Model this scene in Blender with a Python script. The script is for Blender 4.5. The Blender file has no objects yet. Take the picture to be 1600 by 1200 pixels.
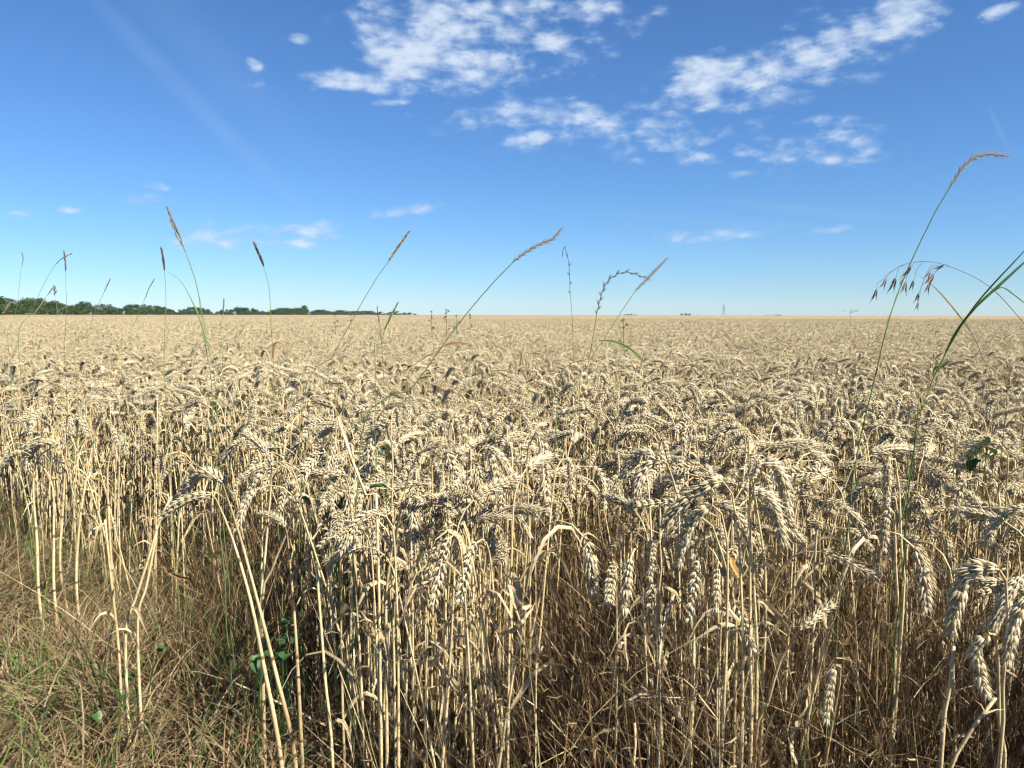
import bpy, math, random
import numpy as np
from mathutils import Vector, Matrix, Quaternion, noise as mnoise

R = math.radians
rng = random.Random(7)
npr = np.random.default_rng(11)
scene = bpy.context.scene
COL = scene.collection

# ------------------------------------------------------------------ camera
CAM_Z = 1.05
FPX = 1186.0                    # focal length in photo pixels (photo 1600 x 1200)
PITCH = R(5.2)
ROLL = R(0.10)
cam_d = bpy.data.cameras.new('camera')
cam_d.sensor_width = 36.0
cam_d.lens = 36.0 * FPX / 1600.0
cam_d.clip_start = 0.02
cam_d.clip_end = 12000
cam = bpy.data.objects.new('camera', cam_d)
COL.objects.link(cam)
cam.location = (0, 0, CAM_Z)
cam_rot = Matrix.Rotation(R(90) - PITCH, 3, 'X') @ Matrix.Rotation(ROLL, 3, 'Z')
cam.rotation_euler = cam_rot.to_euler()
scene.camera = cam

# ------------------------------------------------------------------ light
SUN_AZ = R(126)                 # clockwise from the view direction: right and behind
SUN_EL = R(44)
SUN_VEC = Vector((math.sin(SUN_AZ) * math.cos(SUN_EL), math.cos(SUN_AZ) * math.cos(SUN_EL), math.sin(SUN_EL)))
sun_d = bpy.data.lights.new('sun', 'SUN')
sun_d.energy = 5.0
sun_d.angle = R(0.53)
sun_d.color = (1.0, 0.95, 0.83)
sun = bpy.data.objects.new('sun', sun_d)
COL.objects.link(sun)
sun.rotation_euler = SUN_VEC.to_track_quat('Z', 'Y').to_euler()

vs = scene.view_settings
vs.view_transform = 'Standard'
vs.look = 'None'
vs.exposure = 1.25
vs.gamma = 1.0
vs.use_curve_mapping = False
cy = scene.cycles
cy.use_denoising = True
cy.denoiser = 'OPENIMAGEDENOISE'
cy.denoising_input_passes = 'RGB_ALBEDO_NORMAL'
cy.denoising_prefilter = 'ACCURATE'
cy.use_adaptive_sampling = True
cy.adaptive_threshold = 0.04
cy.adaptive_min_samples = 16
cy.max_bounces = 5
cy.diffuse_bounces = 1
cy.glossy_bounces = 2
cy.transmission_bounces = 4
cy.transparent_max_bounces = 4
cy.volume_bounces = 0
cy.caustics_reflective = False
cy.caustics_refractive = False
cy.sample_clamp_indirect = 6.0
scene.render.filter_size = 1.3 if hasattr(scene.render, 'filter_size') else 1.5
cy.pixel_filter_type = 'BLACKMAN_HARRIS'
cy.filter_width = 1.3


def ray(px, py):
    return cam_rot @ Vector(((px - 800) / FPX, -(py - 600) / FPX, -1.0))


def P(px, py, d):
    """World point seen at a photo pixel, d metres in front of the camera."""
    v = ray(px, py)
    return Vector((0, 0, CAM_Z)) + v * (d / v.y)


def az_el(px, py):
    v = ray(px, py).normalized()
    return math.atan2(v.x, v.y), math.asin(v.z)


# ------------------------------------------------------------------ sky
world = bpy.data.worlds.new('World')
scene.world = world
world.use_nodes = True
world.cycles.sampling_method = 'NONE'   # an even sky needs no importance map
wt = world.node_tree
wt.nodes.clear()


def wn(kind, **kw):
    n = wt.nodes.new(kind)
    for k, v in kw.items():
        if k.startswith('i_'):
            n.inputs[int(k[2:])].default_value = v
        else:
            setattr(n, k, v)
    return n


def wl(a, b):
    wt.links.new(a, b)


def wmath(op, a, b=None, clamp=False):
    n = wn('ShaderNodeMath', operation=op, use_clamp=clamp)
    for i, s in enumerate((a, b)):
        if s is None:
            continue
        if isinstance(s, (int, float)):
            n.inputs[i].default_value = s
        else:
            wl(s, n.inputs[i])
    return n.outputs[0]


sky = wn('ShaderNodeTexSky', sky_type='NISHITA')
sky.sun_disc = False
sky.sun_elevation = SUN_EL
sky.sun_rotation = SUN_AZ % (2 * math.pi)
sky.altitude = 100
sky.air_density = 1.0
sky.dust_density = 0.0
sky.ozone_density = 10.0
tint = wn('ShaderNodeMix', data_type='RGBA', blend_type='MULTIPLY')
tint.inputs[0].default_value = 1.0
wl(sky.outputs[0], tint.inputs[6])
tint.inputs[7].default_value = (0.65, 0.775, 0.86, 1)

tc = wn('ShaderNodeTexCoord')
sep = wn('ShaderNodeSeparateXYZ')
wl(tc.outputs['Generated'], sep.inputs[0])
az = wmath('ARCTAN2', sep.outputs[0], sep.outputs[1])
el = wmath('ARCSINE', sep.outputs[2])
comb = wn('ShaderNodeCombineXYZ')
wl(az, comb.inputs[0])
wl(el, comb.inputs[1])

# cloud banks: (px, py, rx, ry, slope in degrees, thickness)
BANKS = [
    (560, 128, 110, 20, 0, .95), (640, 90, 95, 60, -18, 1.0), (600, 40, 70, 50, 0, .8), (735, 95, 110, 48, 10, .95),
    (700, 30, 150, 50, 0, .85), (840, 62, 110, 26, -6, .85), (930, 14, 110, 26, 4, .75), (820, 10, 80, 30, 0, .8),
    (800, 180, 120, 26, -4, .74), (900, 186, 140, 34, 8, .74), (850, 215, 90, 20, -6, .62), (1030, 190, 70, 20, 0, .6),
    (1100, 125, 90, 42, -12, 1.0), (1190, 118, 100, 34, -14, .85), (1290, 78, 110, 40, -14, .95), (1380, 42, 110, 46, -16, .98),
    (1200, 145, 80, 22, 4, .68), (1130, 165, 70, 18, 0, .55),
    (1090, 245, 48, 18, 10, .72), (1040, 232, 44, 12, 0, .5), (1325, 212, 70, 24, 8, .66), (1285, 247, 42, 20, 0, .62),
    (1175, 240, 34, 10, 0, .55), (1160, 270, 30, 9, 0, .5), (1300, 190, 60, 16, 0, .42),
    (1552, 22, 44, 14, -10, .72), (393, 100, 20, 12, 20, .68), (470, 62, 22, 10, 0, .58), (405, 132, 20, 9, 0, .5), (600, 160, 50, 7, -3, .58),
    (485, 356, 70, 14, -5, .78), (638, 329, 66, 14, -8, .72), (340, 374, 120, 26, 0, .58), (450, 380, 70, 10, 0, .52), (1115, 369, 120, 12, -2, .74), (1295, 360, 50, 8, -4, .56),
    (220, 310, 36, 13, 0, .6), (35, 333, 28, 9, 0, .62), (240, 291, 28, 9, 0, .56), (108, 327, 26, 7, 0, .5), (222, 373, 22, 10, 0, .55),
    (760, 60, 260, 95, 0, .42), (1240, 100, 240, 75, -14, .40), (950, 200, 300, 50, 3, .40), (1260, 235, 170, 45, 0, .36), (420, 365, 190, 28, -2, .36),
    (1170, 190, 26, 8, 0, .45), (1590, 240, 40, 12, 0, .35), (985, 250, 50, 8, 0, .38), (560, 160, 40, 6, 0, .4),
]
# faint streaks of old trails: same tuple
TRAILS = [(310, 165, 240, 16, 43, .30), (430, 280, 90, 10, 45, .22), (1270, 328, 150, 8, 8, .30), (920, 400, 90, 7, -38, .24), (1560, 200, 40, 4, 65, .3), (1110, 345, 200, 7, 6, .2), (1150, 440, 220, 14, -2, .16), (300, 60, 260, 40, 40, .14)]


def bank_mask(items):
    acc = None
    for px, py, rx, ry, rot, k in items:
        a, e = az_el(px, py)
        # half axes in radians at that place (the picture stretches away from the centre)
        off = math.hypot((px - 800) / FPX, (py - 600) / FPX)
        s = 1.0 / FPX / (1 + off * off) ** 0.75
        mp = wn('ShaderNodeMapping', vector_type='TEXTURE')
        mp.inputs['Location'].default_value = (a, e, 0)
        mp.inputs['Rotation'].default_value = (0, 0, R(-rot))
        mp.inputs['Scale'].default_value = (rx * s * 1.15, ry * s * 1.15, 1)
        wl(comb.outputs[0], mp.inputs[0])
        ln = wn('ShaderNodeVectorMath', operation='LENGTH')
        wl(mp.outputs[0], ln.inputs[0])
        mr = wn('ShaderNodeMapRange', interpolation_type='SMOOTHSTEP')
        mr.inputs['From Min'].default_value = 1.45
        mr.inputs['From Max'].default_value = 0.1
        mr.inputs['To Min'].default_value = 0
        mr.inputs['To Max'].default_value = k if k > .7 or k < .33 else min(.72, k * 1.30)
        wl(ln.outputs['Value'], mr.inputs['Value'])
        acc = mr.outputs[0] if acc is None else wmath('MAXIMUM', acc, mr.outputs[0])
    return acc


mask = bank_mask(BANKS)
trail = bank_mask(TRAILS)
# the same broken cloud goes on round the sky, beyond the frame
far = wn('ShaderNodeMapRange', interpolation_type='SMOOTHSTEP')
wl(wmath('ABSOLUTE', az), far.inputs['Value'])
far.inputs['From Min'].default_value = R(40)
far.inputs['From Max'].default_value = R(55)
up = wn('ShaderNodeMapRange', interpolation_type='SMOOTHSTEP')
wl(el, up.inputs['Value'])
up.inputs['From Min'].default_value = R(26)
up.inputs['From Max'].default_value = R(36)
n_big = wn('ShaderNodeTexNoise')
n_big.inputs['Scale'].default_value = 3.0
n_big.inputs['Detail'].default_value = 2
wl(tc.outputs['Generated'], n_big.inputs['Vector'])
bigm = wn('ShaderNodeMapRange', interpolation_type='SMOOTHSTEP')
bigm.inputs['From Min'].default_value = 0.5
bigm.inputs['From Max'].default_value = 0.72
wl(n_big.outputs['Fac'], bigm.inputs['Value'])
around = wmath('MULTIPLY', wmath('MULTIPLY', wmath('MAXIMUM', far.outputs[0], up.outputs[0]), bigm.outputs[0]), 0.8)
mask = wmath('MAXIMUM', mask, around)

# billow noise, stretched sideways towards the horizon
stre = wn('ShaderNodeVectorMath', operation='MULTIPLY')
wl(comb.outputs[0], stre.inputs[0])
stre.inputs[1].default_value = (1.0, 2.1, 1.0)
n1 = wn('ShaderNodeTexNoise')
n1.inputs['Scale'].default_value = 17.0
n1.inputs['Detail'].default_value = 9
n1.inputs['Roughness'].default_value = 0.60
n1.inputs['Distortion'].default_value = 0.35
wl(stre.outputs[0], n1.inputs['Vector'])
n2 = wn('ShaderNodeTexNoise')
n2.inputs['Scale'].default_value = 70.0
n2.inputs['Detail'].default_value = 6
n2.inputs['Roughness'].default_value = 0.6
wl(stre.outputs[0], n2.inputs['Vector'])
# rounded puffs
warp = wn('ShaderNodeVectorMath', operation='MULTIPLY_ADD')
wl(n2.outputs['Color'], warp.inputs[0])
warp.inputs[1].default_value = (.016, .016, 0)
wl(stre.outputs[0], warp.inputs[2])
vor = wn('ShaderNodeTexVoronoi', feature='SMOOTH_F1', voronoi_dimensions='2D')
vor.inputs['Scale'].default_value = 30.0
vor.inputs['Smoothness'].default_value = 0.35
wl(warp.outputs[0], vor.inputs['Vector'])
puff = wmath('MULTIPLY', wmath('SUBTRACT', 0.42, vor.outputs['Distance']), 0.55)
nn = wmath('ADD', wmath('MULTIPLY', n1.outputs['Fac'], 0.68), wmath('MULTIPLY', n2.outputs['Fac'], 0.32))
# density = mask + (noise - .5) * gain - threshold
dens = wmath('ADD', wmath('ADD', puff, wmath('MULTIPLY', wmath('SUBTRACT', nn, 0.5), 2.3)), wmath('SUBTRACT', mask, 0.30))
cov = wn('ShaderNodeMapRange', interpolation_type='SMOOTHSTEP')
cov.inputs['From Min'].default_value = -0.04
cov.inputs['From Max'].default_value = 0.80
wl(dens, cov.inputs['Value'])
gate = wn('ShaderNodeMapRange', interpolation_type='SMOOTHSTEP')
gate.inputs['From Min'].default_value = 0.02
gate.inputs['From Max'].default_value = 0.35
wl(mask, gate.inputs['Value'])
alpha = wmath('MULTIPLY', wmath('MULTIPLY', cov.outputs[0], gate.outputs[0]), 0.78)
tr_a = wmath('MULTIPLY', trail, wmath('ADD', wmath('MULTIPLY', n1.outputs['Fac'], 0.8), 0.1))
alpha = wmath('MAXIMUM', alpha, tr_a)
cloud_c = wn('ShaderNodeMix', data_type='RGBA')
cloud_c.inputs[6].default_value = (2.3, 3.5, 5.2, 1)
cloud_c.inputs[7].default_value = (5.1, 5.6, 6.2, 1)
shade = wn('ShaderNodeMapRange')
shade.inputs['From Min'].default_value = 0.0
shade.inputs['From Max'].default_value = 0.9
wl(dens, shade.inputs['Value'])
wl(shade.outputs[0], cloud_c.inputs[0])
skymix = wn('ShaderNodeMix', data_type='RGBA')
wl(alpha, skymix.inputs[0])
wl(tint.outputs[2], skymix.inputs[6])
wl(cloud_c.outputs[2], skymix.inputs[7])
bg = wn('ShaderNodeBackground')
bg.inputs['Strength'].default_value = 0.069
wl(skymix.outputs[2], bg.inputs['Color'])
wo = wn('ShaderNodeOutputWorld')
wl(bg.outputs[0], wo.inputs['Surface'])


# ------------------------------------------------------------------ materials
def straw_mat(name, c_lo, c_hi, rough=0.6, trans=0.0, scale=60.0, stretch=(1, 1, 0.25), spec=0.25, vary=0.35, stain=None, isl=0.6):
    """Dry or green plant matter: two tones mixed by noise and by a value per plant."""
    m = bpy.data.materials.new(name)
    m.use_nodes = True
    t = m.node_tree
    t.nodes.clear()
    N, L = t.nodes.new, t.links.new
    co = N('ShaderNodeTexCoord')
    mp = N('ShaderNodeMapping')
    mp.inputs['Scale'].default_value = stretch
    L(co.outputs['Object'], mp.inputs[0])
    nz = N('ShaderNodeTexNoise')
    nz.inputs['Scale'].default_value = scale
    nz.inputs['Detail'].default_value = 3
    L(mp.outputs[0], nz.inputs['Vector'])
    oi = N('ShaderNodeObjectInfo')
    ad = N('ShaderNodeMath'); ad.operation = 'MULTIPLY_ADD'
    ad.inputs[1].default_value = vary * 2
    ge = N('ShaderNodeNewGeometry')
    rm = N('ShaderNodeMix')
    rm.inputs[0].default_value = isl
    L(oi.outputs['Random'], rm.inputs[2])
    L(ge.outputs['Random Per Island'], rm.inputs[3])
    L(rm.outputs[0], ad.inputs[0])
    sb = N('ShaderNodeMath'); sb.operation = 'SUBTRACT'
    L(nz.outputs['Fac'], sb.inputs[0]); sb.inputs[1].default_value = vary
    L(sb.outputs[0], ad.inputs[2])
    mr = N('ShaderNodeMapRange')
    mr.inputs['From Min'].default_value = 0.15
    mr.inputs['From Max'].default_value = 0.85
    L(ad.outputs[0], mr.inputs['Value'])
    mx = N('ShaderNodeMix'); mx.data_type = 'RGBA'
    mx.inputs[6].default_value = (*c_lo, 1)
    mx.inputs[7].default_value = (*c_hi, 1)
    L(mr.outputs[0], mx.inputs[0])
    colour = mx.outputs[2]
    if stain:
        nz2 = N('ShaderNodeTexNoise')
        nz2.inputs['Scale'].default_value = scale * 2.4
        nz2.inputs['Detail'].default_value = 2
        L(co.outputs['Object'], nz2.inputs['Vector'])
        mr2 = N('ShaderNodeMapRange')
        mr2.inputs['From Min'].default_value = 0.56
        mr2.inputs['From Max'].default_value = 0.74
        L(nz2.outputs['Fac'], mr2.inputs['Value'])
        mm = N('ShaderNodeMath'); mm.operation = 'MULTIPLY'
        L(mr2.outputs[0], mm.inputs[0]); mm.inputs[1].default_value = 0.7
        mx2 = N('ShaderNodeMix'); mx2.data_type = 'RGBA'
        L(mm.outputs[0], mx2.inputs[0])
        L(colour, mx2.inputs[6])
        mx2.inputs[7].default_value = (*stain, 1)
        colour = mx2.outputs[2]
    bs = N('ShaderNodeBsdfPrincipled')
    bs.inputs['Roughness'].default_value = rough
    bs.inputs['Specular IOR Level'].default_value = spec
    L(colour, bs.inputs['Base Color'])
    out = N('ShaderNodeOutputMaterial')
    if trans > 0:
        tb = N('ShaderNodeBsdfTranslucent')
        L(colour, tb.inputs['Color'])
        ms = N('ShaderNodeMixShader')
        ms.inputs[0].default_value = trans
        L(bs.outputs[0], ms.inputs[1])
        L(tb.outputs[0], ms.inputs[2])
        L(ms.outputs[0], out.inputs['Surface'])
    else:
        L(bs.outputs[0], out.inputs['Surface'])
    return m


M_STEM = straw_mat('wheat_straw', (0.26, 0.175, 0.078), (0.75, 0.615, 0.35), 0.42, 0.0, 45, (1, 1, .12), 0.4, 0.38, (0.20, 0.12, 0.055))
M_NODE = straw_mat('stalk_node', (0.10, 0.06, 0.03), (0.26, 0.17, 0.08), 0.6, 0, 60, (1, 1, 1), 0.2, 0.3)
M_EAR = straw_mat('wheat_ear', (0.56, 0.45, 0.265), (0.84, 0.755, 0.55), 0.5, 0.42, 160, (1, 1, 1), 0.3, 0.30, (0.40, 0.30, 0.175))
M_LEAF = straw_mat('dry_wheat_leaf', (0.28, 0.19, 0.09), (0.68, 0.555, 0.35), 0.55, 0.28, 40, (1, 1, .3), 0.3, 0.38)
M_BROWN = straw_mat('brown_grass', (0.10, 0.058, 0.027), (0.28, 0.18, 0.085), 0.6, 0.12, 30, (1, 1, .2), 0.25, 0.45)
M_BROWN_SHADE = straw_mat('old_brown_grass', (0.045, 0.026, 0.013), (0.13, 0.08, 0.04), 0.7, 0.08, 30, (1, 1, .2), 0.15, 0.45)  # brown grass again, darkened so the depth between stalks reads as shade
M_MAT = straw_mat('dead_grass', (0.135, 0.09, 0.045), (0.39, 0.305, 0.175), 0.6, 0.18, 25, (1, 1, 1), 0.25, 0.42)
M_GREEN = straw_mat('green_grass', (0.065, 0.11, 0.024), (0.17, 0.235, 0.06), 0.5, 0.30, 20, (1, 1, .3), 0.35, 0.35)
M_GSTEM = straw_mat('green_grass_stem', (0.085, 0.135, 0.045), (0.18, 0.225, 0.085), 0.5, 0.05, 20, (1, 1, .2), 0.3, 0.3)
M_BLADE = straw_mat('fresh_blade', (0.045, 0.10, 0.018), (0.10, 0.19, 0.035), 0.6, 0.30, 30, (1, 1, .3), 0.25, 0.2)
M_PURPLE = straw_mat('dark_seed_head', (0.045, 0.028, 0.028), (0.12, 0.08, 0.06), 0.7, 0.05, 200, (1, 1, 1), 0.2, 0.2)
M_TANHEAD = straw_mat('tan_seed_head', (0.11, 0.088, 0.055), (0.29, 0.24, 0.16), 0.6, 0.08, 200, (1, 1, 1), 0.25, 0.25)
M_BROME = straw_mat('red_brown_spikelet', (0.065, 0.034, 0.020), (0.21, 0.135, 0.072), 0.6, 0.1, 220, (1, 1, 1), 0.25, 0.25)
M_RUST = straw_mat('rust_leaf', (0.15, 0.07, 0.035), (0.27, 0.17, 0.085), 0.6, 0.15, 60, (1, 1, .4), 0.25, 0.3)
M_WEED = straw_mat('weed_leaf', (0.022, 0.060, 0.014), (0.06, 0.13, 0.03), 0.45, 0.2, 40, (1, 1, 1), 0.4, 0.3)
M_TREE = straw_mat('tree_leaves', (0.022, 0.050, 0.010), (0.058, 0.102, 0.022), 0.6, 0.25, 0.22, (1, 1, 1), 0.2, 0.22)
M_SHRUB = straw_mat('shrub_leaves', (0.036, 0.064, 0.014), (0.090, 0.125, 0.030), 0.6, 0.25, 0.25, (1, 1, 1), 0.2, 0.25)
M_BARK = straw_mat('bark', (0.06, 0.045, 0.032), (0.13, 0.10, 0.075), 0.9, 0, 3, (1, 1, .3), 0.1, 0.2)
M_STEEL = straw_mat('galvanised_steel', (0.10, 0.11, 0.12), (0.16, 0.17, 0.18), 0.6, 0, 1, (1, 1, 1), 0.4, 0.1)
M_SOIL = straw_mat('soil', (0.030, 0.021, 0.014), (0.065, 0.046, 0.030), 0.95, 0, 14, (1, 1, 1), 0.1, 0.0)
M_FARWHEAT = straw_mat('wheat_canopy', (0.185, 0.14, 0.08), (0.34, 0.275, 0.17), 0.8, 0, 1.7, (1, 1, 1), 0.1, 0.0)


# ------------------------------------------------------------------ mesh helpers
class MB:
    def __init__(self):
        self.v, self.f, self.m = [], [], []

    def add(self, verts, faces, mat=0):
        o = len(self.v)
        self.v.extend(verts)
        self.f.extend([tuple(i + o for i in f) for f in faces])
        self.m.extend([mat] * len(faces))

    def tube(self, pts, radii, sides=5, mat=0, cap=True):
        fr = frames(pts)
        vs_, fs = [], []
        for i, (p, (t, n, b)) in enumerate(zip(pts, fr)):
            r = radii[i] if hasattr(radii, '__len__') else radii
            for k in range(sides):
                a = 2 * math.pi * k / sides
                vs_.append(p + n * (math.cos(a) * r) + b * (math.sin(a) * r))
        for i in range(len(pts) - 1):
            for k in range(sides):
                k2 = (k + 1) % sides
                fs.append((i * sides + k, i * sides + k2, (i + 1) * sides + k2, (i + 1) * sides + k))
        if cap:
            fs.append(tuple(range(sides - 1, -1, -1)))
            fs.append(tuple((len(pts) - 1) * sides + k for k in range(sides)))
        self.add(vs_, fs, mat)

    def ribbon(self, pts, widths, side, mat=0, fold=0.18, twist=0.0):
        """A leaf blade: folded along its midrib, turning about its own axis."""
        fr = frames(pts, side)
        vs_, fs = [], []
        n_ = len(pts)
        for i, (p, (t, n, b)) in enumerate(zip(pts, fr)):
            a = twist * i / max(1, n_ - 1)
            nn_ = n * math.cos(a) + b * math.sin(a)
            bb = b * math.cos(a) - n * math.sin(a)
            w = widths[i]
            vs_ += [p - nn_ * w + bb * (w * fold), p - bb * (w * fold), p + nn_ * w + bb * (w * fold)]
        for i in range(n_ - 1):
            a, c = i * 3, i * 3 + 3
            fs += [(a, a + 1, c + 1, c), (a + 1, a + 2, c + 2, c + 1)]
        self.add(vs_, fs, mat)

    def mesh(self, name, mats, smooth=False):
        me = bpy.data.meshes.new(name)
        me.from_pydata([tuple(v) for v in self.v], [], self.f)
        for m in mats:
            me.materials.append(m)
        if len(mats) > 1:
            me.polygons.foreach_set('material_index', self.m)
        if smooth:
            me.polygons.foreach_set('use_smooth', [True] * len(me.polygons))
        me.update()
        return me


def frames(pts, hint=None):
    n_ = len(pts)
    ts = []
    for i in range(n_):
        a = pts[max(0, i - 1)]
        c = pts[min(n_ - 1, i + 1)]
        d = c - a
        ts.append(d.normalized() if d.length > 1e-12 else Vector((0, 0, 1)))
    h = hint if hint is not None else (Vector((0, 1, 0)) if abs(ts[0].y) < 0.9 else Vector((1, 0, 0)))
    out = []
    n = (h - ts[0] * h.dot(ts[0])).normalized()
    for t in ts:
        n = n - t * n.dot(t)
        if n.length < 1e-9:
            n = t.orthogonal()
        n.normalize()
        out.append((t, n, t.cross(n)))
    return out


def spline(pts, n):
    """Catmull-Rom through pts, n points spaced evenly by length."""
    p = [pts[0] * 2 - pts[1]] + list(pts) + [pts[-1] * 2 - pts[-2]]
    dense = []
    for i in range(1, len(p) - 2):
        for k in range(12):
            t = k / 12
            a, b, c, d = p[i - 1], p[i], p[i + 1], p[i + 2]
            dense.append(0.5 * ((2 * b) + (c - a) * t + (2 * a - 5 * b + 4 * c - d) * t * t + (3 * b - a - 3 * c + d) * t ** 3))
    dense.append(p[-2])
    return resample(dense, n)


def resample(d, n):
    s = [0]
    for i in range(1, len(d)):
        s.append(s[-1] + (d[i] - d[i - 1]).length)
    out, j = [], 0
    for k in range(n):
        q = s[-1] * k / (n - 1)
        while j < len(d) - 2 and s[j + 1] < q:
            j += 1
        u = (q - s[j]) / max(1e-9, s[j + 1] - s[j])
        out.append(d[j].lerp(d[j + 1], min(1, max(0, u))))
    return out


def path_len(p):
    return sum((p[i + 1] - p[i]).length for i in range(len(p) - 1))


def ss(a, b, x):
    t = max(0.0, min(1.0, (x - a) / (b - a)))
    return t * t * (3 - 2 * t)


def put(name, me, parent=None, mw=None):
    o = bpy.data.objects.new(name, me)
    COL.objects.link(o)
    if parent is not None:
        o.parent = parent
    if mw is not None:
        o.matrix_local = mw
    return o


def tag(o, label, cat, group=None, kind=None):
    o['label'] = label
    o['category'] = cat
    if group:
        o['group'] = group
    if kind:
        o['kind'] = kind
    return o


def empty(name, loc, rz=0.0, s=1.0):
    o = bpy.data.objects.new(name, None)
    o.empty_display_size = 0.05
    COL.objects.link(o)
    o.location = loc
    o.rotation_euler = (0, 0, rz)
    o.scale = (s, s, s)
    return o


# ------------------------------------------------------------------ ground
def edge_y(x):
    """Where the crop begins (distance from the camera) across the picture."""
    wob = 0.05 * math.sin(5.1 * x + 1) + 0.035 * math.sin(13 * x)
    e = 1.15 - 0.80 * x + wob
    # a bay worn into the crop where the photographer stands; out of view on the right it is pulled in to shade the front
    if x > -.62:
        e = min(e, 0.99 + .5 * wob + 3.2 * max(0.0, -.215 - x))
    if x > 0:
        e = 0.97 + .03 * math.sin(9 * x) - 2.4 * max(0.0, x - 0.62)
    return e


def verge(x, y):
    """Height of the ground: flat field, a low grass bank along its margin on the left."""
    s = edge_y(x) - y
    return 0.30 * ss(-0.25, 0.45, s) * ss(0.35, -0.25, x)


def build_ground():
    xs = [-4200, -1500, -500, -150, -50, -20, -9] + list(np.linspace(-5, 5, 81)) + [9, 20, 50, 150, 500, 1500, 4200]
    ys = [-1500, -300, -60, -15, -5] + list(np.linspace(-2, 6, 65)) + [9, 20, 50, 150, 500, 1500, 3000, 6000]
    v, f = [], []
    for y in ys:
        for x in xs:
            z = verge(x, y) if abs(x) < 8 and -4 < y < 8 else (verge(x, y) if y < 8 else 0.0)
            if abs(x) < 6 and -3 < y < 7:
                z += 0.02 * (mnoise.noise((x * 4, y * 4, 0)))
            v.append((x, y, z))
    W = len(xs)
    for j in range(len(ys) - 1):
        for i in range(W - 1):
            f.append((j * W + i, j * W + i + 1, (j + 1) * W + i + 1, (j + 1) * W + i))
    me = bpy.data.meshes.new('ground')
    me.from_pydata(v, [], f)
    me.materials.append(M_SOIL)
    me.polygons.foreach_set('use_smooth', [True] * len(me.polygons))
    o = put('ground', me)
    o['kind'] = 'structure'
    o['label'] = 'dark bare soil under the crop and the grass verge'
    o['category'] = 'ground'


build_ground()


# ------------------------------------------------------------------ wheat
def kernel(mb, base, direc, outw, length, w, d, mat=0, sides=5, tip=0.35):
    """One floret: a plump husk that narrows into a short bristle."""
    t = direc.normalized()
    o = (outw - t * outw.dot(t)).normalized()
    l = t.cross(o)
    prof = [(0.0, 0.35, 0), (0.16, 0.85, .25), (0.40, 1.0, .35), (0.64, 0.72, .2), (0.84, 0.28, 0)] if sides > 4 else [(0.0, 0.4, 0), (0.35, 1.0, .3), (0.75, 0.5, 0)]
    vs_, fs = [], []
    for (z, r, b) in prof:
        c = base + t * (z * length) + o * (b * d)
        for k in range(sides):
            a = 2 * math.pi * k / sides
            vs_.append(c + l * (math.cos(a) * r * w) + o * (math.sin(a) * r * d))
    tipv = base + t * (length * (1 + tip)) + o * (0.1 * d)
    vs_.append(tipv)
    for i in range(len(prof) - 1):
        for k in range(sides):
            k2 = (k + 1) % sides
            fs.append((i * sides + k, i * sides + k2, (i + 1) * sides + k2, (i + 1) * sides + k))
    e = (len(prof) - 1) * sides
    for k in range(sides):
        fs.append((e + k, e + (k + 1) % sides, e + sides))
    mb.add(vs_, fs, mat)


def spikelet_into(mb, M, s, r, mat=0, lod=0):
    """Spikelet in its own axes (z along the ear, x outwards), through matrix M."""
    def tf(v):
        return M @ v
    Z = Vector((0, 0, 1))
    m3 = M.to_3x3()
    if lod == 0:
        spec = [(0.0006, 0.0027, 0.34, 0.46, 0.0104, 0.0019, 0.0016, .45), (0.0006, -0.0027, 0.34, -0.46, 0.0104, 0.0019, 0.0016, .45),
                (0.0022, 0.0015, 0.56, 0.24, 0.0116, 0.0019, 0.0016, .60), (0.0022, -0.0015, 0.62, -0.24, 0.0116, 0.0019, 0.0016, .60),
                (0.0028, 0.0, 0.40, 0.02, 0.0100, 0.0015, 0.0014, .30)]
        sides = 5
    elif lod == 1:
        spec = [(0.0010, 0.0022, 0.40, 0.42, 0.0112, 0.0021, 0.0018, .5), (0.0020, -0.0018, 0.54, -0.34, 0.0114, 0.0021, 0.0018, .5)]
        sides = 4
    else:
        spec = [(0.0012, 0.0, 0.38, 0.0, 0.0115, 0.0046, 0.0024, .2)]
        sides = 4
    for (x, y, ox, oy, ln, w, d, tip) in spec:
        j = r.uniform(-.08, .08)
        b = tf(Vector((x * s, y * s, 0)))
        dr = m3 @ Vector((math.sin(ox + j), math.sin(oy + j), 1.0))
        ow = m3 @ Vector((1, oy * 0.8, 0))
        k = m3.to_scale()[0]
        kernel(mb, b, dr, ow, ln * s * k * r.uniform(.92, 1.08), w * s * k, d * s * k, mat, sides, tip * r.uniform(.5, 1.6))


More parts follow.
